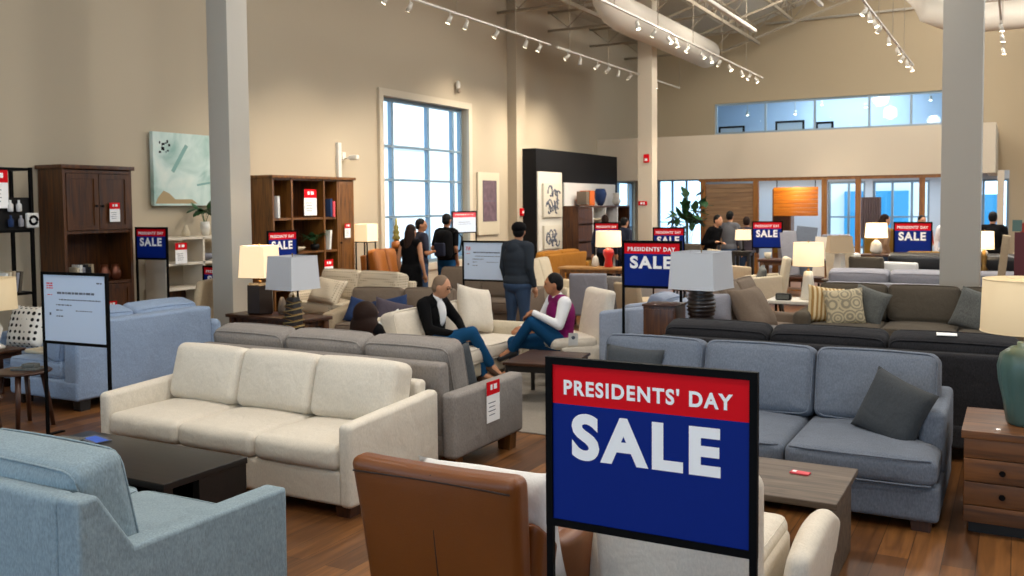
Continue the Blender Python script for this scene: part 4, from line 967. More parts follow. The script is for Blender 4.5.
# cream swivel chair under the sign
def tub_chair():
    t = thing('armchair', 'ivory fabric tub chair seen from behind beneath the big sale sign', 'armchair', (-1.2, 3.98, 0), 180)
    def bk(o, u): return (o[0]*(1-.05*(1-u[2])/2), o[1]+.09*(u[2]+1)/2-.05*(1-u[0]**2)*.0, o[2]-.04*u[0]**2*(u[2] > 0))
    mb = MB(); mb.rbox((0, .36, .53), (.72, .12, .74), .055, puff=(0,.05,0), n=8, fn=bk); mb.obj('backrest', M['cream2'], t)
    mb = MB(); mb.rbox((0, -.02, .27), (.60, .70, .26), .05); mb.obj('base', M['cream2'], t)
    mb = MB(); piped_cushion(mb, (0, -.06, .38), (.57, .66, .13), .05, (0,.02,.03), pipe=.003); mb.obj('seat_cushion', M['cream2'], t)
    for a in (-1, 1):
        def arm(o, u, a=a):
            f = (1-u[1])/2
            return (o[0]+a*.03*u[2], o[1], o[2]+(.05*math.sin(PI*f)-.05*max(0, f-.75)*4)*(u[2] > 0))
        mb = MB(); mb.rbox((a*.43, -.10, .29), (.10, .74, .40), .045, puff=(.02,0,0), n=10, fn=arm); mb.obj('arm', M['cream2'], t)
    mb = MB(); mb.lathe([(.26,0),(.27,.02),(.24,.03),(.05,.04),(.05,.16)], seg=28); mb.obj('swivel_base', M['legblack'], t)
    return t
tub_chair()
sale_sign('large sale sign in a black frame standing nearest the camera', (-1.097, 2.95, 0), 0.5, top=1.36, w=.755, h=.61, name='sale_sign')
# wood coffee table + remote like card
table('coffee_table', 'grey brown wooden coffee table in front of the slate blue sofa', (-1.36, 4.93, 0), 0, 1.24, .68, .45, .035, M['greytop'], M['greytop'], 'panels', leg=.07, inset=.03)
mb = MB(); mb.box((0,0,.005), (.1,.05,.01), .002); mb.box((-.03,0,.011), (.02,.03,.001), mat=1); o = mb.obj('name_card', [M['inkred'], M['white']]); o.location = (-1.0, 5.03, .45); o.rotation_euler = (0,0,R(-8)); tag(o, 'tiny red and white card lying on the grey brown table', 'card')
# slate blue sofa
sofa('sofa', 'slate blue linen sofa with welted cushions behind the wooden table', (-1.59, 6.28, 0), 0, 2.46, 1.2, M['bluef'], n=3, arm_w=.15, arm_h=.625, arm_rise=.03, seat_z=.44, back_z=.78, cush_z=.89, T_front=.42, over=.09, frame_t=.14, ct=.22, pipe=.006, tilt=14, leg_z=.06)
pillow('pillow', 'dark grey pillow against the right arm of the slate blue sofa', (-.66, 6.16, .60), (-16, 18, -26), .43, .42, .17, M['greypill'])
pillow('pillow', 'dark grey pillow at the left end of the slate blue sofa behind the sign', (-2.48, 6.36, .64), (-16, 4, 8), .44, .43, .16, M['greypill'])
# charcoal sofa behind it, back turned
sofa('sofa', 'charcoal tweed sofa seen from behind, between blue sofa and taupe sofa', (-1.30, 7.85, 0), 180, 2.95, 1.02, M['charf'], n=3, arm_w=.14, arm_h=.6, arm_rise=0, seat_z=.45, back_z=.80, cush_z=.885, frame_t=.14, ct=.24, rake=.05, pipe=.007)
mb = MB(); mb.box((0,0,0), (.14,.10,.004)); o = mb.obj('paper_sheet', M['white']); o.location = (-.45, 7.60, .91); o.rotation_euler = (R(4),0,R(5)); tag(o, 'small white paper lying on the top of the charcoal sofa', 'paper')
# nightstand with teal lamp
def nightstand():
    t = thing('nightstand', 'rustic brown wooden chest with four plank drawers at the right edge', 'nightstand', (.08, 6.13, 0))
    W, D, H = .66, .66, .6
    mb = MB(); mb.box((0,0,H-.02), (W+.02, D+.02, .045), .004); mb.obj('top', M['rustic'], t)
    mb = MB(); mb.box((0,.012,(.07+H-.04)/2), (W-.004, D-.03, H-.11), .003); mb.obj('body', M['rusticz'], t)
    z = .075
    for k, hh in enumerate((.1, .135, .135, .115)):
        mb = MB(); mb.box((0, -D/2+.008, z+hh/2), (W-.012, .022, hh-.004), .003); d = mb.obj('drawer', M['rustic'], t)
        for a in (-.13, .13) if k in (1, 2) else (): mb = MB(); mb.cyl((a,-D/2+.0,z+hh/2), (a,-D/2-.022,z+hh/2), .013, .017, 14); mb.obj('knob', M['black'], d)
        z += hh
    mb = MB(); mb.box((0,.02,.035), (W-.06, D-.1, .07)); mb.obj('plinth', M['legblack'], t)
nightstand()
def teal(mb): mb.lathe([(.085,0),(.10,.015),(.115,.14),(.14,.26),(.148,.34),(.135,.41),(.085,.45),(.05,.46),(.05,.48)], seg=60, fn=lambda r, z, t: r*(1+.045*math.cos(12*t)*math.sin(min(1, max(0, z/.45))*PI)))
body_top[0] = .48
lamp('fluted teal glazed lamp with a beige drum shade on the rustic chest', (.06, 6.1, .603), 0, ('drum', .245, .235, .31), .85, teal, M['tealglaze'], M['shade_dim'], light=5)
# ---------------------------------------------------------------- left side
def round_side(label, loc, r, h): return table('side_table', label, loc, 0, r*2, r*2, h, .022, M['walnutx'], M['legwood'], 'legs', rd=1, leg=.05, cat='side table')
round_side('round dark wood side table with a dark tray, left of the first board', (-7.62, 4.98, 0), .24, .50)
round_side('lower round dark wood table partly cut off at the left edge', (-7.28, 4.35, 0), .2, .40)
mb = MB(); mb.box((0,0,.009), (.24,.14,.018), .004); mb.rbox((.03,0,.035), (.13,.09,.04), .012, n=1); o = mb.obj('tray', M['tweedp']); o.location = (-7.6, 5.02, .50); o.rotation_euler = (0,0,R(20)); tag(o, 'dark flat tray with a box lying on the round side table', 'tray')
info_board('black framed information board with a sheet tinted blue for window light, nearest on the left', (-6.77, 4.9, 0), 4, 1.385, .76, .60)
# pale blue sofa pair
sofa('sofa', 'pale blue sofa with slanted arms at the left, its end turned to the camera', (-8.18, 6.45, 0), -90, 1.8, 1.06, M['blue2f'], n=2, arms=(1,0), arm_w=.16, arm_h=.60, arm_rise=.1, seat_z=.46, back_z=.84, cush_z=.90, frame_t=.2, ct=.26, rake=.02, legm=M['legblack'], chunk=True, tilt=14, pipe=.005, leg_z=.1)
sofa('armchair', 'pale blue armchair against the wall at the far left', (-9.25, 6.45, 0), 8, .95, .9, M['blue2f'], n=1, arm_w=.16, arm_h=.58, arm_rise=.05, seat_z=.45, back_z=.78, cush_z=.86, chunk=True, cat='armchair')
pillow('pillow', 'black and white lattice pillow at the far left on the pale blue armchair', (-9.22, 6.1, .66), (-16, 0, 8), .48, .46, .17, M['lattice'])
o = pillow('pillow', 'pale blue bolster pillow lying along the pale blue sofa back', (-8.35, 6.0, .62), (-40, 0, -88), .5, .34, .2, M['blue2f'])
mb = MB(); mb.rbox((0,0,.02), (.4,.28,.04), .018, n=2); o = mb.obj('throw_blanket', M['oat']); o.location = (-8.5, 5.85, .47); tag(o, 'folded beige throw lying on the pale blue sofa seat', 'throw')
lamp('table lamp with a beige drum shade at the left edge under the black shelf', (-9.05, 5.62, .5), 0, ('drum', .23, .22, .32), .72, [(.1,0),(.11,.02),(.05,.06),(.09,.2),(.04,.32),(.03,.36)], M['whitecer'], M['shade_dim'])
table('side_table', 'small dark side table below the lamp at the left edge', (-9.05, 5.62, 0), 0, .42, .42, .5, .03, M['walnutx'], M['legwood'], 'legs', cat='side table')
# black metal shelf at far left
def black_shelf():
    t = thing('shelving_unit', 'black metal wall shelf with a red and white tag at the far left edge', 'shelf', (-10.05, 6.25, 0))
    mb = MB()
    for y in (-.6, .38):
        for x in (-.18, .18): mb.box((x, y, 1.19), (.035, .035, 2.38))
    mb.obj('post', M['black'], t); 
    for k, z in enumerate((.25, .95, 1.66, 2.36)): mb = MB(); mb.box((0, -.11, z), (.36, .98, .03)); mb.obj('shelf', M['black'], t)
    mb = MB(); mb.box((0, .12, 1.85), (.34, .5, .38)); mb.obj('box_panel', M['blk'], t)
black_shelf()
price_tag('large red and white price sheet on the black shelf at the far left', (-9.84, 6.22, 2.13), 90, .24, .42)
for k, (y, z, c) in enumerate(((6.36, 1.96, 'whitep'), (6.46, 1.96, 'whitep'), (6.36, 1.79, 'navyp'), (6.48, 1.79, 'silver'))):
    mb = MB(); mb.lathe([(.02,0),(.03,.01),(.03,.08),(.012,.1),(.012,.13)], seg=12); o = mb.obj('small_bottle', M[c]); o.location = (-9.84, y, z-.08 if k > 1 else z-.08); o.hide_render = False
    tag(o, 'little bottle in the crowded middle cell of the black shelf', 'bottle', 'bottles on the black shelf')
for k in range(5):
    mb = MB(); mb.box((0,0,.11), (.17,.03,.22+.02*(k % 3)), .003); o = mb.obj('book', M[['whitep','oat','beige','silver','taupef'][k]]); o.location = (-9.98, 6.3+.045*k, .975+.0); o.rotation_euler = (R(-8),0,0); tag(o, 'pale book leaning on the middle board of the black shelf', 'book', 'books on the black shelf')
mb = MB(); mb.rbox((0,0,0), (.05,.15,.17), .02, n=2); mb.tube([(.03, .045*math.cos(a/12*2*PI), .045*math.sin(a/12*2*PI)) for a in range(12)], .015, closed=True, mat=1); o = mb.obj('speaker_box', [M['whitep'], M['black']]); o.location = (-9.85, 6.62, 1.78); tag(o, 'white box with a black ring hooked on the black shelf corner', 'speaker')
def cabinet():
    t = thing('cabinet', 'tall dark walnut cabinet with two upper doors against the left wall', 'cabinet', (-10.24, 7.62, 0))
    X = .46; W = .98
    mb = MB(); 
    for y in (-W/2+.02, W/2-.02): mb.box((0, y, 1.2), (X, .04, 2.38))
    mb.box((0,0,2.36), (X-.0, W-.08, .04)); mb.box((0,0,1.62), (X-.02, W-.08, .035)); mb.box((0,0,.98), (X-.02, W-.08, .035)); mb.box((-X/2+.01,0,1.2), (.02, W-.08, 2.3)); mb.box((0,0,.05), (X-.04, W-.08, .1))
    mb.obj('body', M['walnut'], t)
    mb = MB(); mb.box((.01,0,2.415), (X+.05, W+.06, .05), .008); mb.obj('cornice', M['walnut'], t)
    for z0, z1 in ((1.645, 2.335), (.11, .955)):
        for a in (-1, 1):
            mb = MB(); zc, hh = (z0+z1)/2, z1-z0; y = a*.225; w = .44
            for q in (-1, 1): mb.box((X/2-.005, y+q*(w/2-.03), zc), (.025, .06, hh)); mb.box((X/2-.005, y, zc+q*(hh/2-.03)), (.025, w-.12, .06))
            mb.box((X/2-.013, y, zc), (.012, w-.1, hh-.1)); d = mb.obj('door', M['walnut'], t)
            mb = MB(); mb.cyl((X/2, y-a*.18, zc-.05), (X/2+.03, y-a*.18, zc-.05), .011, .014, 10); mb.obj('knob', M['black'], d)
cabinet()
price_tag('red and white price tag on the right door of the tall walnut cabinet', (-9.985, 7.83, 1.86), 90, .15, .24)
price_tag('red price tag low on the tall walnut cabinet', (-9.985, 7.75, .64), 90, .14, .2)
for k in range(6):
    mb = MB(); hh = .19+.03*(k % 2); mb.box((0,0,hh/2), (.16,.034,hh), .003); o = mb.obj('book', M[['oat','whitep','silver','charf','charf','beige'][k]]); o.location = (-10.12, 7.33+.04*k, 1.0); tag(o, 'upright book in the open niche of the tall walnut cabinet', 'book', 'books in the walnut cabinet')
for k in range(2):
    mb = MB(); mb.lathe([(.04,0),(.07,.05),(.075,.1),(.05,.16),(.045,.2)], seg=16); o = mb.obj('copper_vase', plain('copper_glaze_%d' % k, '#6a3a26', .3, metal=.5)); o.location = (-10.1, 7.74+.16*k, 1.0); tag(o, 'copper brown vase in the open niche of the walnut cabinet', 'vase', 'copper vases')
# picture on the wall
def artwork():
    t = thing('wall_art', 'large pale aqua abstract canvas hanging behind the near column', 'picture', (XL+.05, 9.45, 2.45), 0)
    nt_m, nt, b = base_mat('aqua_abstract'); L = nt.links.new
    tc = nt.nodes.new('ShaderNodeTexCoord'); n = nt.nodes.new('ShaderNodeTexNoise'); n.inputs['Scale'].default_value = 1.7; n.inputs['Detail'].default_value = 5; n.inputs['Distortion'].default_value = 1.2
    cr = nt.nodes.new('ShaderNodeValToRGB'); e = cr.color_ramp.elements; e[0].position = .3; e[0].color = lin('#8fb5ae'); e[1].position = .55; e[1].color = lin('#c9dcd6'); x = e.new(.72); x.color = lin('#dfe8e0')
    L(tc.outputs['Object'], n.inputs['Vector']); L(n.outputs['Fac'], cr.inputs['Fac']); L(cr.outputs['Color'], b.inputs['Base Color']); b.inputs['Roughness'].default_value = .8
    mb = MB(); mb.box((.02, 0, 0), (.07, 1.32, 1.02), .004); mb.obj('canvas', nt_m, t)
    aq, tn = plain('aqua_stroke', '#7fa8a2', .8), plain('tan_stroke', '#a89470', .8)
    for pts, m_ in (([(-.36,-.02),(-.1,.36),(-.05,.33),(-.31,-.05)], aq), ([(.1,-.2),(.62,-.12),(.62,-.15),(.1,-.23)], aq), ([(.55,.2),(.62,.45),(.65,.45),(.65,.15)], aq), ([(-.64,-.48),(-.6,-.4),(-.5,-.3),(-.4,-.34),(-.3,-.42),(.0,-.42),(.1,-.48)], tn)):
        mb = MB(); mb.prism(pts, 'X', .0555, .058); mb.obj('paint_stroke', m_, t)
    random.seed(3); mb = MB()
    for k in range(11): mb.box((.057, -.55+.022*(k % 6)*1.4+random.uniform(0,.02), .36-.1*(k//6)+random.uniform(-.03,.03)), (.003, random.uniform(.01,.04), random.uniform(.01,.05)))
    mb.obj('ink_mark', M['black'], t)['kind'] = 'stuff'
artwork()
# white open shelf + plant
t = thing('bookshelf', 'white open bookshelf against the wall left of the near column', 'shelf', (-10.22, 9.3, 0))
mb = MB(); W = 1.3; X = .4
for y in (-W/2, 0, W/2): mb.box((0, y, .75), (X, .035, 1.5))
for z in (.04, .45, .8, 1.14, 1.49): mb.box((0, 0, z), (X, W+.035, .035))
mb.obj('carcass', plain('white_lacquer', '#d6cdbc', .5), t)
mb = MB(); mb.box((-.17, -.3, .62), (.02, .6, .33)); mb.box((-.17,.32,.62), (.02,.6,.33)); mb.obj('back_panel', M['walnut'], t)
def plant(name, label, loc, pot_r, pot_h, stems, potm, leaf=.12, spread=.25, h=.4, up=.5):
    t = thing(name, label, 'plant', loc)
    mb = MB(); mb.lathe([(pot_r*.7, 0), (pot_r, pot_h*.6), (pot_r*.85, pot_h), (pot_r*.7, pot_h), (pot_r*.6, pot_h*.8)], seg=20); mb.obj('pot', potm, t)
    ms = MB(); ml = MB(); random.seed(hash(label) % 1000 if False else len(label))
    for k in range(stems):
        a = 2*PI*k/stems+random.uniform(-.4,.4); hh = h*random.uniform(.6, 1); s = spread*random.uniform(.5, 1)
        p0 = Vector((0,0,pot_h*.8)); p1 = Vector((s*.4*math.cos(a), s*.4*math.sin(a), pot_h+hh*.6)); p2 = Vector((s*math.cos(a), s*math.sin(a), pot_h+hh))
        ms.tube([p0, p1, p2], .004+.01*pot_r, seg=5)
        for q in range(4):
            f = .45+.18*q; b = p1.lerp(p2, f); d = Vector((math.cos(a+random.uniform(-1.2,1.2)), math.sin(a+random.uniform(-1.2,1.2)), random.uniform(-up, up+.4))).normalized(); L = leaf*random.uniform(.7,1.2)
            sd = d.cross(Vector((0,0,1))).normalized(); nn = sd.cross(d)
            vs = [b]; rows = []
            for i, (tt, w) in enumerate(((.0,.04),(.3,.32),(.6,.28),(.85,.14),(1,.01))):
                c = b+d*L*tt+nn*(-.12*L*tt*tt); rows.append([c-sd*w*L, c+nn*.03*L, c+sd*w*L])
            v = [x for r in rows for x in r]; fs = []
            for i in range(4):
                for j in range(2): fs.append((i*3+j, i*3+j+1, (i+1)*3+j+1, (i+1)*3+j))
            ml._new(v, fs, None, 0, True)
    ms.obj('stem', M['leaf'], t)['kind'] = 'thing'; o = ml.obj('foliage', M['leaf'], t)
    return t
plant('potted_plant', 'small leafy plant in a white vase on top of the white bookshelf', (-10.2, 9.5, 1.51), .07, .2, 6, M['whitecer'], .16, .2, .24)
mb = MB(); mb.lathe([(.05,0),(.06,.05),(.03,.12),(.02,.16)], seg=14); o = mb.obj('vase', M['oat']); o.location = (-10.2, 9.15, 1.51); tag(o, 'small beige vase on the white bookshelf left of the plant', 'vase')
mb = MB(); mb.lathe([(.03,0),(.12,.04),(.14,.1),(.13,.1),(.1,.04),(.02,.015)], seg=20, cap=False); o = mb.obj('bowl', M['silver']); o.location = (-10.15, 9.45, 1.16); tag(o, 'wide grey bowl on a shelf of the white bookshelf', 'bowl')
price_tag('red and white price sheet standing on the white bookshelf', (-9.99, 8.87, 1.29), 90, .2, .28)
o = sale_sign('sale sign standing left of the white bookshelf by the wall', (-9.77, 8.2, 0), 5, top=1.665, w=.54, h=.42)
o = sale_sign('low sale sign half hidden behind the near column', (-9.35, 8.95, 0), 4, top=1.13, w=.6, h=.42)
chair('armchair', 'beige armchair with a curved back in front of the white bookshelf', (-9.1, 8.0, 0), -62, .6, .62, .44, 1.02, M['beige'], arm_z=.6, cat='armchair', round_back=True)
# walnut bookcase (open)
def bookcase():
    t = thing('bookcase', 'open walnut bookcase with a closed right door against the left wall', 'bookcase', (-10.24, 11.66, 0))
    X, W, H = .46, 1.98, 2.36; ys = [-W/2+.02, -.46, .31, .64, W/2-.02]
    mb = MB()
    for y in (-W/2+.02, -.55, .22, .56, W/2-.02): mb.box((0, y, H/2), (X, .038, H))
    mb.box((-X/2+.01, 0, H/2), (.02, W-.06, H-.02), mat=1)
    for z in (.03, .62, 1.18, 1.72, H-.01): mb.box((-.005, -.2, z), (X-.02, W-.42, .036))
    mb.obj('carcass', [M['walnut2'], M['walnut']], t)
    mb = MB(); mb.box((.01, 0, H+.02), (X+.05, W+.06, .045), .006); mb.obj('cornice', M['walnut2'], t)
    mb = MB(); mb.box((X/2-.01, .765, 1.55), (.025, .36, 1.58), .003); mb.box((X/2+.005, .765, 1.55), (.006, .26, 1.46)); d = mb.obj('door', M['walnut2'], t); mb = MB(); mb.cyl((X/2,.62,1.3), (X/2+.03,.62,1.3), .012, seg=10); mb.obj('knob', M['black'], d)
    mb = MB(); mb.box((X/2-.01, .765, .38), (.025, .36, .68), .003); d = mb.obj('door', M['walnut2'], t)
bookcase()
price_tag('red and white price sheet standing on the top shelf of the open bookcase', (-10.02, 11.55, 1.98), 90, .30, .42)
price_tag('red and white price tag on the closed door of the open bookcase', (-9.97, 12.42, 1.5), 90, .15, .24)
price_tag('red and white price tag low in the middle of the open bookcase', (-10.0, 11.95, .86), 90, .22, .34)
for k, (y, z, m, h_) in enumerate(((10.80, 1.74, 'whitep', .34), (12.05, 1.74, 'navyp', .3), (12.12, 1.74, 'inkred', .26), (12.0, 1.20, 'whitep', .32))):
    mb = MB(); mb.box((0,0,h_/2), (.2,.05,h_), .004); o = mb.obj('book', M[m]); o.location = (-10.1, y, z); o.rotation_euler = (R(-6 if k == 3 else 0),0,0)
    tag(o, ['tall white book in the upper left cell of the open bookcase', 'navy book in the upper right cell of the open bookcase', 'red book beside the navy one in the open bookcase', 'white book leaning in the middle right cell of the open bookcase'][k], 'book')
plant('potted_plant', 'dark green bushy plant on the middle shelf of the open bookcase', (-10.12, 11.75, 1.2), .08, .1, 9, M['blk'], .13, .16, .2)
mb = MB(); mb.lathe([(.04,0),(.11,.03),(.14,.07),(.13,.07),(.03,.02)], seg=18, cap=False); o = mb.obj('bowl', M['oat']); o.location = (-10.1, 11.3, 1.2); tag(o, 'pale shallow bowl on the middle shelf of the open bookcase', 'bowl')
for k, y in enumerate((11.3, 11.52)):
    mb = MB(); mb.lathe([(.06,0),(.09,.08),(.08,.16),(.05,.2)], seg=14); o = mb.obj('jar', M['oat']); o.location = (-10.08, y, .64); tag(o, 'round beige jar on the lower shelf of the open bookcase', 'jar', 'jars on the lower bookcase shelf')
sale_sign('sale sign partly hidden in front of the open bookcase', (-9.62, 10.45, 0), 78, top=1.56, w=.54, h=.48)
# lit lamp + console + wrapped lamp
table('console_table', 'dark walnut console table with two lamps behind the grey sofa', (-7.5, 8.05, 0), -4, 1.28, .46, .66, .04, M['walnutx'], M['walnut'], 'legs', leg=.08, cat='console table', shelf=.15)
t = thing('chest', 'dark walnut chest standing under the console table', 'chest', (-7.95, 8.62, 0), -4)
body_top[0] = .36
def hexb(mb): mb.lathe([(.15,0),(.165,.02),(.16,.34),(.14,.36)], seg=6, smooth=False)
bpy.data.objects.remove(t)
lamp('glowing square shaded lamp with a dark faceted base on the console', (-7.78, 8.06, .66), 10, ('square', .175, .155, .37), .80, hexb, M['darkcer'], M['shade_on'], light=14)
def wrap(mb):
    mb.rbox((0,0,.21), (.15,.15,.42), .02, fn=lambda o, u: (o[0]*(1-.3*max(0,u[2])), o[1]*(1-.3*max(0,u[2])), o[2]))
    for k in range(12):
        z = .03+.032*k; w = .079*(1-.3*max(0,(z-.21)/.21)); a = .012*(-1)**k
        mb.tube([(sx*w, sy*w, z+a*sx+.006*sy) for sx, sy in ((1,1),(-1,1),(-1,-1),(1,-1))], .006, closed=True, seg=6, mat=(2 if k < 2 else 1 if k % 2 else 3))
body_top[0] = .42
lamp('white square shaded lamp with a banded blue and gold base, unlit', (-6.86, 7.6, .51), -6, ('square', .205, .185, .36), .87, wrap, [plain('dark_band', '#2a2320', .5), M['brass'], plain('teal_band', '#2f7f96', .4), plain('gold_cream_band', '#a8935a', .45)], M['shade_off'])
table('side_table', 'small dark side table carrying the banded lamp behind the grey sofa', (-6.9, 7.55, 0), 0, .4, .4, .51, .03, M['walnutx'], M['legwood'], 'legs', cat='side table')
mb = MB(); mb.lathe([(.04,0),(.055,.06),(.04,.14),(.02,.2)], seg=14); o = mb.obj('vase', M['taupe2']); o.location = (-7.48, 8.1, .662); tag(o, 'small taupe vase beside the glowing lamp on the console', 'vase')
# check patterned sofa
sofa('sofa', 'cream checked sofa behind the console, with loose patterned cushions', (-8.95, 11.3, 0), -8, 2.0, 1.0, M['check'], n=2, arm_w=.15, seat_z=.45, back_z=.76, cush_z=.89, chunk=True, ct=.26, cushfab=M['check'])
pillow('pillow', 'checked pillow lying at the left end of the cream checked sofa', (-9.2, 10.95, .62), (-35, 5, -5), .6, .45, .2, M['check'])
# taupe sectional where the woman sits
sofa('sofa', 'taupe sofa with two navy pillows behind the long haired woman', (-7.0, 9.75, 0), 16, 1.75, .95, M['beige'], n=2, arm_w=.16, arm_h=.56, seat_z=.43, back_z=.70, cush_z=.82, cushfab=M['taupe2'])
pillow('pillow', 'navy pillow at the left on the taupe sofa', (-7.36, 9.4, .56), (-24, 14, 20), .38, .34, .13, M['navyp'])
pillow('pillow', 'navy pillow at the right on the taupe sofa', (-6.95, 9.5, .58), (-24, -12, 22), .46, .36, .13, M['navyp'])
pillow('pillow', 'plum grey pillow between the woman and the white pillows', (-6.2, 8.5, .62), (-15, 16, 60), .48, .44, .15, M['plum'])
# rug
mb = MB(); mb.box((-4.45, 8.3, .006), (2.9, 3.1, .012), .003); tag(mb.obj('area_rug', fabric('pale_grey_rug', '#8d867c', .2)), 'pale grey rug under the low table beyond the grey sofa', 'rug')
# white sofa with man, low table, white wing chair
sofa('sofa', 'off white sofa on which the man in black sits', (-5.42, 8.46, 0), 90, 2.0, .98, M['oat'], n=2, arm_w=.17, arm_h=.56, arm_rise=0, seat_z=.42, back_z=.74, cush_z=.80, chunk=True, ct=.2, T_front=.0, cushfab=M['cream2'])
pillow('pillow', 'large ivory pillow leaning on the back of the off white sofa', (-5.42, 9.02, .72), (-16, 12, 80), .56, .54, .2, M['cream2'])
pillow('pillow', 'white pillow propped at the near end of the off white sofa', (-5.66, 7.78, .60), (-26, -22, 70), .38, .38, .16, M['whitep'])
pillow('pillow', 'ivory pillow behind the back of the man in black', (-5.80, 8.15, .60), (-14, 0, 80), .38, .36, .16, M['cream2'])
table('coffee_table', 'low dark wood table between the two seated men', (-4.0, 8.02, 0), 8, .64, .80, .42, .03, M['walnutx'], M['legblack'], 'legs', leg=.035, inset=.02)
def wing():
    t = thing('armchair', 'white textured slipper chair in which the man in purple sits', 'armchair', (-4.26, 9.24, 0), -44)
    mb = MB(); mb.rbox((0,-.02,.27), (.66,.52,.26), .05); mb.obj('base', M['cream2'], t)
    mb = MB(); piped_cushion(mb, (0,-.12,.42), (.64,.5,.12), .05, (0,.02,.02), pipe=.003); mb.obj('seat_cushion', M['cream2'], t)
    mb = MB(); mb.rbox((0,.17,.60), (.66,.12,.74), .05, puff=(0,.03,0), n=8, fn=lambda o, u: (o[0], o[1]+.13*(u[2]+1)/2, o[2])); mb.obj('backrest', M['cream2'], t)
    for a in (-1, 1):
        for b in (-1, 1): mb = MB(); mb.cyl((a*.27,b*.2,0), (a*.26,b*.19,.15), .018, .026, 8); mb.obj('leg', M['legblack'], t)
wing()
mb = MB(); mb.box((0,0,0), (.1,.004,.14)); mb.cyl((0,-.004,.02), (0,.002,.02), .02, seg=10, mat=1); o = mb.obj('paper_card', [M['whitep'], M['ink']]); o.location = (-4.05, 8.72, .5); o.rotation_euler = (R(15),0,R(30)); tag(o, 'white card hanging at the side of the man in purple', 'card')
info_board('black framed information board with a white sheet, in the middle of the hall', (-6.42, 10.98, 0), 2, 1.42, .73, .56)
info_board('small board with a red header hung by the tall window', (-9.85, 16.0, 0), 80, 1.8, .75, .45, red_head=True)
# ---------------------------------------------------------------- middle of the hall, right half
sofa('armchair', 'pale silver blue armchair just right of the man in purple', (-3.5, 9.5, 0), -90, .85, .84, fabric('pale_silver_blue', '#9aa5b8', .14), n=1, arm_w=.13, arm_h=.76, arm_rise=.12, seat_z=.45, back_z=.88, cush_z=.92, cat='armchair', frame_t=.13)
table('side_table', 'small light oak side table behind the left end of the slate blue sofa', (-3.33, 8.62, 0), 8, .36, .40, .55, .03, M['lightoak'], M['lightoak'], 'legs', cat='side table', leg=.035)
t = thing('pedestal_cabinet', 'narrow dark brown box cabinet left of the ribbed lamp', 'cabinet', (-3.06, 8.74, 0))
mb = MB(); mb.box((0,0,.47), (.33,.32,.88), .008); mb.obj('body', M['walnut'], t); mb = MB(); mb.box((0,0,.91), (.35,.34,.02), .004); mb.obj('top', M['walnutx'], t); mb = MB(); mb.box((0,-.172,.6), (.3,.01,.55), .003); mb.obj('door', M['walnut'], t)
table('console_table', 'dark narrow console behind the charcoal sofa carrying the ribbed lamp', (-2.15, 8.72, 0), 0, 1.15, .38, .74, .03, M['espresso'], M['espresso'], 'legs', leg=.04, cat='console table')
def ribbed(mb):
    pr = []
    for k in range(9):
        f = k/8; r = .08+.05*math.sin(PI*(.15+.75*(1-f))); pr += [(r, .005+.037*k), (r+.014, .018+.037*k), (r, .033+.037*k)]
    mb.lathe([(.09,0)]+pr+[(.05,.345)], seg=36)
body_top[0] = .345
lamp('ribbed dark brown lamp with a big pale square shade behind the charcoal sofa', (-2.68, 8.72, .742), -8, ('square', .235, .215, .36), .70, ribbed, M['darkcer'], M['shade_off'])
sofa('sofa', 'brown taupe sofa with tall soft cushions right of the ribbed lamp', (-2.72, 10.75, 0), 90, 1.7, 1.0, M['taupe2'], n=2, arm_w=.14, arm_h=.55, seat_z=.45, back_z=.72, cush_z=.98, ct=.26, tilt=24)
pillow('cushion', 'large brown taupe cushion slumped left of the other one on the brown taupe sofa', (-2.88, 10.15, .74), (-30, 10, 70), .62, .56, .24, M['taupe2'], cat='cushion')
pillow('cushion', 'large brown taupe cushion slumped at the right end of the brown taupe sofa', (-2.55, 10.2, .72), (-30, 0, 75), .62, .56, .24, M['taupe2'], cat='cushion')
pillow('pillow', 'silver grey pillow standing between box cabinet and ribbed lamp', (-2.95, 9.9, .76), (-15, 0, 10), .5, .34, .15, M['silver'])
# taupe sofa facing the camera
sofa('sofa', 'dark taupe three seat sofa with patterned pillows in front of the near grey column', (-.97, 11.85, 0), 0, 2.78, 1.1, M['taupef'], n=3, arm_w=.19, arm_h=.6, arm_rise=0, seat_z=.46, back_z=.78, cush_z=.88, chunk=True, ct=.24, pipe=.005, tilt=13)
pillow('pillow', 'tan and cream striped pillow, leftmost on the dark taupe sofa', (-2.03, 11.66, .66), (-16, 8, 30), .46, .46, .15, checker('tan_stripes', '#d9c69c', '#a07c46', 6, 1, 'X'))
pillow('pillow', 'cream and grey medallion pillow in front of the striped one on the taupe sofa', (-1.80, 11.56, .65), (-18, -6, 12), .46, .46, .15, M['medal'])
pillow('pillow', 'speckled grey pillow right of the medallion pillow on the taupe sofa', (-1.55, 11.74, .66), (-16, 14, -24), .46, .44, .15, M['tweedp'])
pillow('pillow', 'speckled grey pillow at the right end of the dark taupe sofa', (-.38, 11.62, .66), (-20, 14, -18), .5, .48, .17, M['tweedp'])
sofa('sofa', 'silver grey sofa seen from behind, beyond the dark taupe sofa', (-1.25, 15.4, 0), 180, 2.9, 1.0, M['silver'], n=3, arm_w=.1, seat_z=.45, back_z=.68, cush_z=.84, ct=.26, chunk=True)
def sidet(name, label, loc, W=.6, D=.6, H=.62):
    t = thing(name, label, 'side table', loc); mb = MB(); mb.box((0,0,H-.02), (W,D,.04), .004); mb.obj('tabletop', M['whitecer'], t)
    mb = MB(); mb.box((0,0,.2), (W-.04,D-.04,.03)); mb.obj('shelf', M['greytop'], t)
    for a in (-1,1):
        for b_ in (-1,1): mb = MB(); mb.box((a*(W/2-.02), b_*(D/2-.02), (H-.04)/2), (.03,.03,H-.04)); mb.obj('leg', M['black'], t)
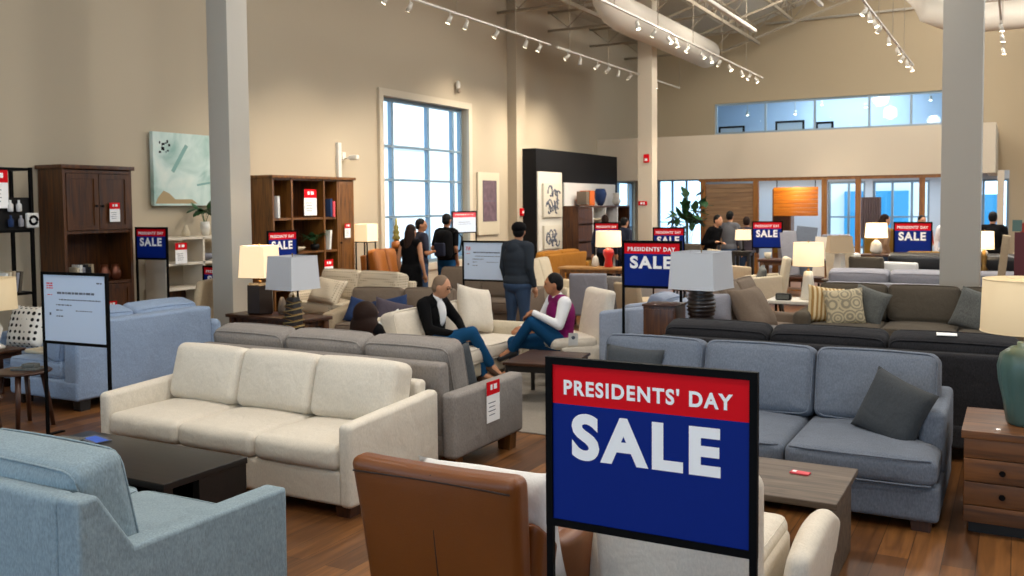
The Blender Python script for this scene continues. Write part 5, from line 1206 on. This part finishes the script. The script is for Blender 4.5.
sidet('side_table', 'black framed side table with a cream top under the white cone lamp', (-2.56, 12.6, 0), .72, .6, .62)
body_top[0] = .38
lamp('white tapered lamp with a glowing drum shade left of the taupe sofa', (-2.42, 12.6, .622), 0, ('drum', .2, .19, .31), .76, lambda mb: mb.lathe([(.09,0),(.1,.01),(.065,.3),(.055,.37),(.03,.38)], seg=24), M['whitecer'], M['shade_on'], light=10)
mb = MB(); mb.rbox((0,0,.045), (.2,.1,.09), .02, n=1); mb.box((0,-.052,.045), (.16,.004,.06), mat=1); o = mb.obj('clock_radio', [M['blk'], M['tweedp']]); o.location = (-2.7, 12.42, .622); tag(o, 'small black clock radio beside the white tapered lamp', 'radio')
chair('armchair', 'upholstered beige dining armchair turned left, with a grey pillow', (-3.62, 15.2, 0), -72, .6, .62, .48, 1.03, M['oat'], arms=True, arm_z=.70, legh=.34, cat='armchair')
pillow('pillow', 'greenish grey pillow in the beige dining armchair', (-3.66, 15.15, .68), (-14, 8, -70), .42, .4, .13, M['tweedp'])
# row of tables, lamps and chairs beyond
t = table('console_table', 'warm brown wooden console below the far sale sign', (-3.6, 17.6, 0), 0, 1.3, .55, .86, .05, M['walnutx'], M['walnut2'], 'legs', leg=.07, cat='console table', shelf=.3)
mb = MB(); mb.lathe([(.04,0),(.055,.02),(.07,.12),(.06,.12),(.04,.02)], seg=14, cap=False); o = mb.obj('cup', M['oat']); o.location = (-4.1, 17.5, .862); tag(o, 'small beige cup on the warm brown console', 'cup')
sale_sign('far sale sign above the warm brown console', (-4.70, 20.0, 0), 20, top=1.52, w=.64, h=.58)
sale_sign('far sale sign in front of the group by the right oak post', (-1.73, 18.95, 0), 0, top=1.53, w=.68, h=.60)
sale_sign('far sale sign left of the green plant, behind the middle sale sign', (-5.35, 15.5, 0), 12, top=1.5, w=.56, h=.5)
sale_sign('far sale sign above the red lamp', (-6.9, 16.4, 0), 12, top=1.57, w=.5, h=.5)
sale_sign('middle sale sign beside the big pale square lampshade', (-3.28, 8.98, 0), 2, top=1.53, w=.64, h=.49)
# tan lamp
body_top[0] = .45
table('side_table', 'small side table carrying the tan shaded lamp behind the grey sofa', (-2.62, 16.3, 0), 0, .5, .5, .62, .03, M['greytop'], M['legblack'], 'legs', cat='side table')
lamp('white tapered lamp with an unlit tan shade behind the silver grey sofa', (-2.62, 16.3, .622), 20, ('square', .2, .17, .28), .72, lambda mb: mb.lathe([(.11,0),(.12,.01),(.08,.42),(.05,.45)], seg=4, smooth=False), M['whitecer'], plain('tan_shade', '#b09c80', .9))
for k, (x, y, rz, f, lb, zz) in enumerate(((-2.57, 17.3, 150, 'oat', 'beige dining chair leaning back view beyond the silver grey sofa', 1.12), (-2.15, 16.65, 172, 'taupef', 'striped grey brown dining chair in front of the beige chair', 1.0), (-1.5, 18.45, 185, 'olivey', 'rounded mustard velvet chair below the right far sale sign', 1.02),
        (-1.62, 16.7, 170, 'whitep', 'white square backed chair left of the black leather sofa', .92), (-3.4, 20.3, 200, 'silver', 'grey blue armchair behind the far console', 1.25), (-4.3, 21.0, 170, 'silver', 'tall grey blue chair back beside the far sale sign', 1.3), (-2.6, 21.0, 190, 'olivey', 'olive green square backed chair beyond the tan lamp', 1.36),
        (-5.55, 17.6, 160, 'taupe2', 'round taupe tub chair right of the green plant', .98), (-5.0, 18.2, 130, 'beige', 'beige tub chair next to the leaning customers', 1.0), (-5.9, 18.6, 180, 'taupef', 'taupe armchair below the green plant', 1.1), (-.75, 19.5, 180, 'cream2', 'cream chair at the far table right of the column', 1.0), (-2.7, 18.3, 165, 'whitep', 'slim white chair behind the tan shaded lamp', .98), (-5.85, 13.2, 200, 'silver', 'grey box armchair behind the man in purple', .86), (-5.35, 13.6, 178, 'greyf', 'grey upholstered chair under the red lamp table', .8), (-4.85, 13.0, 150, 'beige', 'beige low chair behind the middle sale sign', .75))):
    chair('armchair' if k % 2 else 'dining_chair', lb, (x, y, 0), rz, .58 if k not in (2, 7, 8) else .7, .6, .47, zz, M[f], arms=(k in (2, 4, 7, 8, 9, 12, 13)), arm_z=.66, cat='chair', round_back=(k in (2, 7, 8)))
# far lamps
table('sideboard', 'dark wooden sideboard under the bright far lamp near the column', (-2.15, 18.2, 0), 0, .8, .4, .95, .04, M['walnutx'], M['walnut'], 'panels', cat='sideboard', shelf=.4)
body_top[0] = .26
lamp('bright cream lamp in front of the brown haired customer, far right of centre', (-2.28, 18.2, .952), 0, ('drum', .20, .18, .27), .57, lambda mb: mb.lathe([(.06,0),(.11,.06),(.09,.2),(.03,.26)], seg=20), M['whitecer'], M['shade_hot'], light=12)
table('side_table', 'tall dark side table under the small far lamp', (-4.85, 18.6, 0), 0, .42, .42, .95, .04, M['espresso'], M['espresso'], 'legs', cat='side table', leg=.06, shelf=.4)
lamp('small cream square lamp on the tall dark table beside the slatted screen', (-4.85, 18.6, .952), 5, ('square', .14, .13, .2), .42, [(.04,0),(.05,.01),(.015,.04),(.015,.22)], M['black'], M['shade_on'], light=3)
table('side_table', 'dark side table carrying a white lamp right of the near column', (-.35, 17.0, 0), 0, .5, .5, .75, .04, M['walnutx'], M['walnut'], 'legs', cat='side table')
lamp('bright white lamp just right of the near column', (-.47, 17.0, .752), 0, ('drum', .15, .14, .29), .66, [(.06,0),(.07,.02),(.03,.1),(.05,.25),(.02,.36)], M['brass'], M['shade_hot'], light=5)
sofa('sofa', 'black leather sofa seen from behind beyond the silver grey sofa', (-.85, 18.0-.45, 0), 180, 2.75, .95, M['blleather'], n=2, arm_w=.25, arm_h=.6, seat_z=.45, back_z=.76, cush_z=1.0, chunk=True, ct=.24, legm=M['legblack'], pipe=.003)
sofa('sofa', 'taupe sofa behind the black leather sofa at the right edge', (1.0, 18.9, 0), 180, 2.4, .95, M['beige'], n=2, seat_z=.45, back_z=.8, cush_z=1.02)
mb = MB(); mb.box((0,0,.6), (.9,.04,1.25), .004, rot=(R(-8),0,0)); o = mb.obj('display_board', plain('burgundy_board', '#4e1620', .7)); o.location = (.42, 14.6, .25); tag(o, 'dark burgundy board standing at the right edge', 'board')
mb = MB(); mb.box((0,0,.7), (.1,.4,1.4), .004, rot=(0,R(6),0)); o = mb.obj('display_board', M['beige']); o.location = (-.2, 14.9, 0.02); tag(o, 'narrow beige board leaning beside the burgundy board', 'board')
for k in range(4):
    mb = MB(); mb.box((0,0,0), (.12,.01,.16)); o = mb.obj('swatch_card', [M['tealglaze'], M['tred'], M['silver'], M['whitep']][k]); o.location = (.0+.1*k, 14.75, 1.56-.04*(k % 2)); o.rotation_euler = (R(-8),0,R(8*k-10)); tag(o, ['teal card at the top of the burgundy board', 'red card at the top of the burgundy board', 'grey card at the top of the burgundy board', 'white card at the top of the burgundy board'][k], 'card')
table('dining_table', 'long dark table at which the far right customer leans', (-.3, 22.0, 0), 0, 2.6, .9, .76, .05, M['walnutx'], M['walnut'], 'legs', leg=.09, cat='table')
for k, (x, y, w_, h_, m_) in enumerate(((-4.1, 19.4, .34, .9, 'silver'), (-3.85, 19.6, .42, 1.0, 'bluef'), (-3.45, 19.3, .3, .8, 'cream2'))):
    mb = MB(); mb.box((0,0,0), (w_,.03,h_), .003); o = mb.obj('sample_board', M[m_]); o.location = (x, y, h_/2+.42); o.rotation_euler = (R(-6), R((-8, 6, 4)[k]), R(-10+8*k)); tag(o, ['grey fabric sample board leaning behind the warm brown console', 'slate blue fabric sample board leaning behind the warm brown console', 'ivory fabric sample board leaning behind the warm brown console'][k], 'board')
table('bench', 'low walnut bench holding the leaning fabric sample boards', (-3.8, 19.45, 0), 0, 1.3, .5, .40, .04, M['walnutx'], M['walnut'], 'legs', cat='bench')
# red lamp group
table('console_table', 'light oak console table carrying the red lamp', (-6.4, 15.1, 0), 4, 1.6, .45, .80, .04, M['lightoak'], M['walnut2'], 'legs', leg=.07, cat='console table')
body_top[0] = .34
lamp('glossy red gourd lamp with a glowing drum shade on the light oak console', (-6.32, 15.1, .802), 0, ('drum', .23, .22, .28), .64, lambda mb: mb.lathe([(.07,0),(.08,.02),(.06,.15),(.1,.24),(.09,.3),(.03,.34)], seg=24), M['redglaze'], M['shade_on'], light=12)
mb = MB(); mb.lathe([(.03,0),(.07,.03),(.05,.16),(.02,.2)], seg=14); o = mb.obj('vase', M['whitecer']); o.location = (-6.55, 15.05, .802); tag(o, 'white vase just left of the red lamp', 'vase')
for k, x in enumerate((-6.25, -6.05)):
    mb = MB(); mb.rbox((0,0,.05), (.16,.14,.1), .04, n=1); o = mb.obj('basket', M['redglaze']); o.location = (x, 15.1, .0+.02); tag(o, 'red box on the floor under the light oak console', 'box', 'red boxes')
sofa('sofa', 'cream sofa behind the man in purple, seen from its end', (-6.95, 14.0, 0), 100, 1.5, 1.0, M['oat'], n=2, arm_w=.14, seat_z=.45, back_z=.82, cush_z=.98)
sofa('sofa', 'brown taupe sofa beneath the white information board', (-7.4, 12.5, 0), 4, 1.8, .95, M['taupe2'], n=2, arm_w=.14, seat_z=.45, back_z=.75, cush_z=.9, ct=.26)
sofa('sofa', 'tawny mustard sofa in front of the black display box', (-9.0, 18.2, 0), -92, 2.0, .95, M['tawny'], n=2, arm_w=.12, seat_z=.45, back_z=.86, cush_z=.9)
sofa('loveseat', 'cognac leather loveseat beneath the tall window', (-9.72, 13.25, 0), 90, .9, .8, M['orleather'], n=2, arm_w=.12, seat_z=.5, back_z=1.05, cush_z=1.14, legm=M['legblack'])
chair('armchair', 'dark grey armchair in front of the cognac leather loveseat', (-9.45, 12.32, 0), 150, .5, .5, .42, .84, M['charf'], arms=True, arm_z=.6, cat='armchair')
t = thing('floor_lamp', 'lit floor lamp with a square frame stand beside the open bookcase', 'lamp', (-10.0, 12.95, 0))
mb = MB(); 
for a in (-1,1):
    for b_ in (-1,1): mb.box((a*.12, b_*.12, .65), (.02,.02,1.3))
mb.box((0,0,.01), (.28,.28,.02)); mb.box((0,.13,1.29), (.26,.02,.02)); mb.box((0,-.13,1.29), (.26,.02,.02)); mb.box((.13,0,1.29), (.02,.26,.02)); mb.box((-.13,0,1.29), (.02,.26,.02)); mb.obj('frame', M['blk'], t)
mb = MB(); k_ = math.sqrt(2)*.15; mb.lathe([(k_,1.3),(k_,1.6),(k_-.005,1.6),(k_-.005,1.3),(k_,1.3)], seg=4, smooth=False, cap=False, rotz=PI/4); mb.obj('lamp_shade', M['shade_on'], t)
mb = MB(); mb.cyl((0,0,1.28), (0,0,1.38), .015, seg=8); mb.ball((0,0,1.42), .04, seg=10); mb.obj('bulb', M['shade_hot'], t)
l = bpy.data.lights.new('lamp_bulb', 'POINT'); l.energy = 14; l.color = (1,.78,.5); l.shadow_soft_size = .05; o = bpy.data.objects.new('lamp_bulb', l); C.objects.link(o); o.parent = t; o.location = (0,0,1.48)
table('plinth_table', 'tall narrow plant stand by the tall window', (-10.1, 14.0, 0), 0, .34, .34, 1.12, .03, M['walnutx'], M['walnut'], 'legs', cat='stand')
t = thing('ornament', 'tiered golden bottle ornament standing against the tall window', 'ornament', (-10.1, 14.0, 1.122))
t.scale = (.75, .75, .75)
mb = MB(); mb.lathe([(.09,0),(.13,.03),(.12,.16),(.06,.2)], seg=20); mb.obj('base', M['orleather'], t)
mb = MB(); mb.lathe([(.06,.2),(.11,.27),(.06,.34),(.09,.4),(.05,.47),(.07,.53),(.03,.6),(.03,.74),(.0,.76)], seg=20); mb.obj('body', plain('gold_glass', '#8a8040', .35, metal=.3), t)
# framed print, canvases, display bookcase
t = thing('wall_art', 'tall framed purple grey print on the beige wall right of the window', 'picture', (XL+.03, 18.05, 1.95))
mb = MB(); mb.box((0,0,0), (.04,.95,1.4), .004); mb.obj('frame', plain('cream_mat', '#cfc4ac', .7), t)
mb = MB(); mb.box((.025,.02,.06), (.006,.60,.92)); mb.obj('print', [plain('mauve_print', '#6a5660', .8, var=.6, vscale=9)], t)
mb = MB(); mb.box((.03,.02,.06), (.004,.6,.012)); mb.box((.03,-.28,.06),(.004,.01,.92)); mb.box((.03,.32,.06),(.004,.01,.92)); mb.obj('print_line', M['ink'], t)
def canvas(label, y0, y1, z0, z1, seed):
    t = thing('wall_art', label, 'picture', (-9.825, (y0+y1)/2, (z0+z1)/2)); w, h = y1-y0, z1-z0
    mb = MB(); mb.box((0,0,0), (.06, w, h), .003); mb.obj('canvas', plain('ivory_canvas', '#d8d2c2', .8), t)
    random.seed(seed); mb = MB()
    for k in range(12):
        c0, c1 = random.uniform(-.32,.32)*w, random.uniform(-.3,.3)*h; s = random.uniform(.1,.2); a = random.uniform(0, 6)
        mb.tube([(.033, c0+w*s*.55*math.cos(a+q*.5)*(1+.3*math.sin(q)), c1+h*s*math.sin(a+q*.5)) for q in range(9)], .02, seg=4)
    mb.obj('ink_drawing', M['ink'], t)
mb = MB(); mb.box((-9.875, 19.97, 1.75), (.03, 1.3, 1.9)); o = mb.obj('art_board', plain('ivory_panel', '#dcd8cc', .8)); tag(o, 'tall ivory backing panel on the black display box, left', 'panel')
canvas('upper ivory canvas with black line figures on the black display box', 19.5, 20.5, 1.62, 2.42, 5)
canvas('lower ivory canvas with black line figures on the black display box', 19.52, 20.48, .86, 1.42, 9)
mb = MB(); mb.box((-9.875, 22.4, 2.15), (.03, 3.3, .62)); o = mb.obj('white_board', M['whitep']); tag(o, 'long white panel above the dark display bookcase', 'panel')
t = thing('bookcase', 'dark display bookcase with white dividers in front of the black display box', 'bookcase', (-9.64, 22.35, 0))
mb = MB()
for y in (-1.68, -.82, .0, .82, 1.68): mb.box((0, y, .94), (.42, .05, 1.86), mat=1 if y in (-.82, .0, .82) else 0)
for z in (.03, .55, .98, 1.42, 1.86): mb.box((0, 0, z), (.42, 3.36, .04))
mb.box((-.2, 0, .94), (.02, 3.3, 1.8)); mb.box((.2, -1.25, .94), (.02, .8, 1.76)); mb.obj('carcass', [M['walnut'], M['whitep']], t)
mb = MB(); mb.box((.215, -1.25, .3), (.01, .6, .44)); mb.obj('door_panel', M['olivey'], t)
for nm, lb, y, z, m, pr in (('vase', 'dark blue vase on top of the display bookcase', 22.4, 1.885, 'navyp', [(.07,0),(.12,.1),(.17,.3),(.13,.42),(.1,.44)]), ('vase', 'small white vase at the right on top of the display bookcase', 23.5, 1.885, 'whitecer', [(.06,0),(.13,.1),(.08,.22),(.1,.34)]), ('globe_ornament', 'white woven ball on the middle shelf of the display bookcase', 21.95, 1.0, 'whitep', [(.05,0),(.15,.06),(.19,.19),(.15,.32),(.05,.38)]), ('bowl', 'wide pale bowl above the woven ball in the display bookcase', 21.95, 1.44, 'oat', [(.1,0),(.2,.06),(.26,.12),(.24,.12),(.06,.03)])):
    mb = MB(); mb.lathe(pr, seg=24); o = mb.obj(nm, M[m]); o.location = (-9.6, y, z); tag(o, lb, 'vase' if nm == 'vase' else nm.split('_')[0])
mb = MB(); mb.box((0,0,.19), (.26,.2,.34), .005); mb.box((.0,.27,.19), (.28,.3,.38), .005, mat=1); o = mb.obj('storage_box', [M['taupe2'], plain('orange_lacquer', '#d9691c', .5)]); o.location = (-9.6, 21.3, 1.885); tag(o, 'brown and orange boxes side by side on top of the display bookcase', 'box')
# tall plant by the back window
plant('potted_plant', 'tall leafy green plant in front of the bright back window', (-7.38, 22.9, 0), .2, .4, 16, M['pot'], .34, .42, 1.75, 1.4)
# ---------------------------------------------------------------- camera
cd = bpy.data.cameras.new('camera'); co = bpy.data.objects.new('camera', cd); C.objects.link(co)
cd.sensor_width = 36; cd.lens = 924/1024*36; cd.shift_y = -36/1024; cd.clip_end = 200; cd.clip_start = .05
cd.dof.use_dof = True; cd.dof.focus_distance = 4.3; cd.dof.aperture_fstop = 5.0
yaw, pit, rol = R(28.68), R(2.87), R(-.49)
co.matrix_world = Matrix.Translation((0, 0, 1.9)) @ Matrix.Rotation(yaw, 4, 'Z') @ Matrix.Rotation(PI/2-pit, 4, 'X') @ Matrix.Rotation(rol, 4, 'Z')
sc = bpy.context.scene; sc.camera = co
sc.view_settings.view_transform = 'Standard'; sc.view_settings.look = 'None'; sc.view_settings.gamma = 1; sc.view_settings.exposure = -.13
sc.view_settings.use_curve_mapping = False
sc.cycles.max_bounces = 6; sc.cycles.diffuse_bounces = 4; sc.cycles.glossy_bounces = 3; sc.cycles.transmission_bounces = 6; sc.cycles.transparent_max_bounces = 8
sc.cycles.caustics_reflective = False; sc.cycles.caustics_refractive = False; sc.cycles.sample_clamp_indirect = 4; sc.cycles.use_denoising = True
sc.cycles.use_light_tree = True
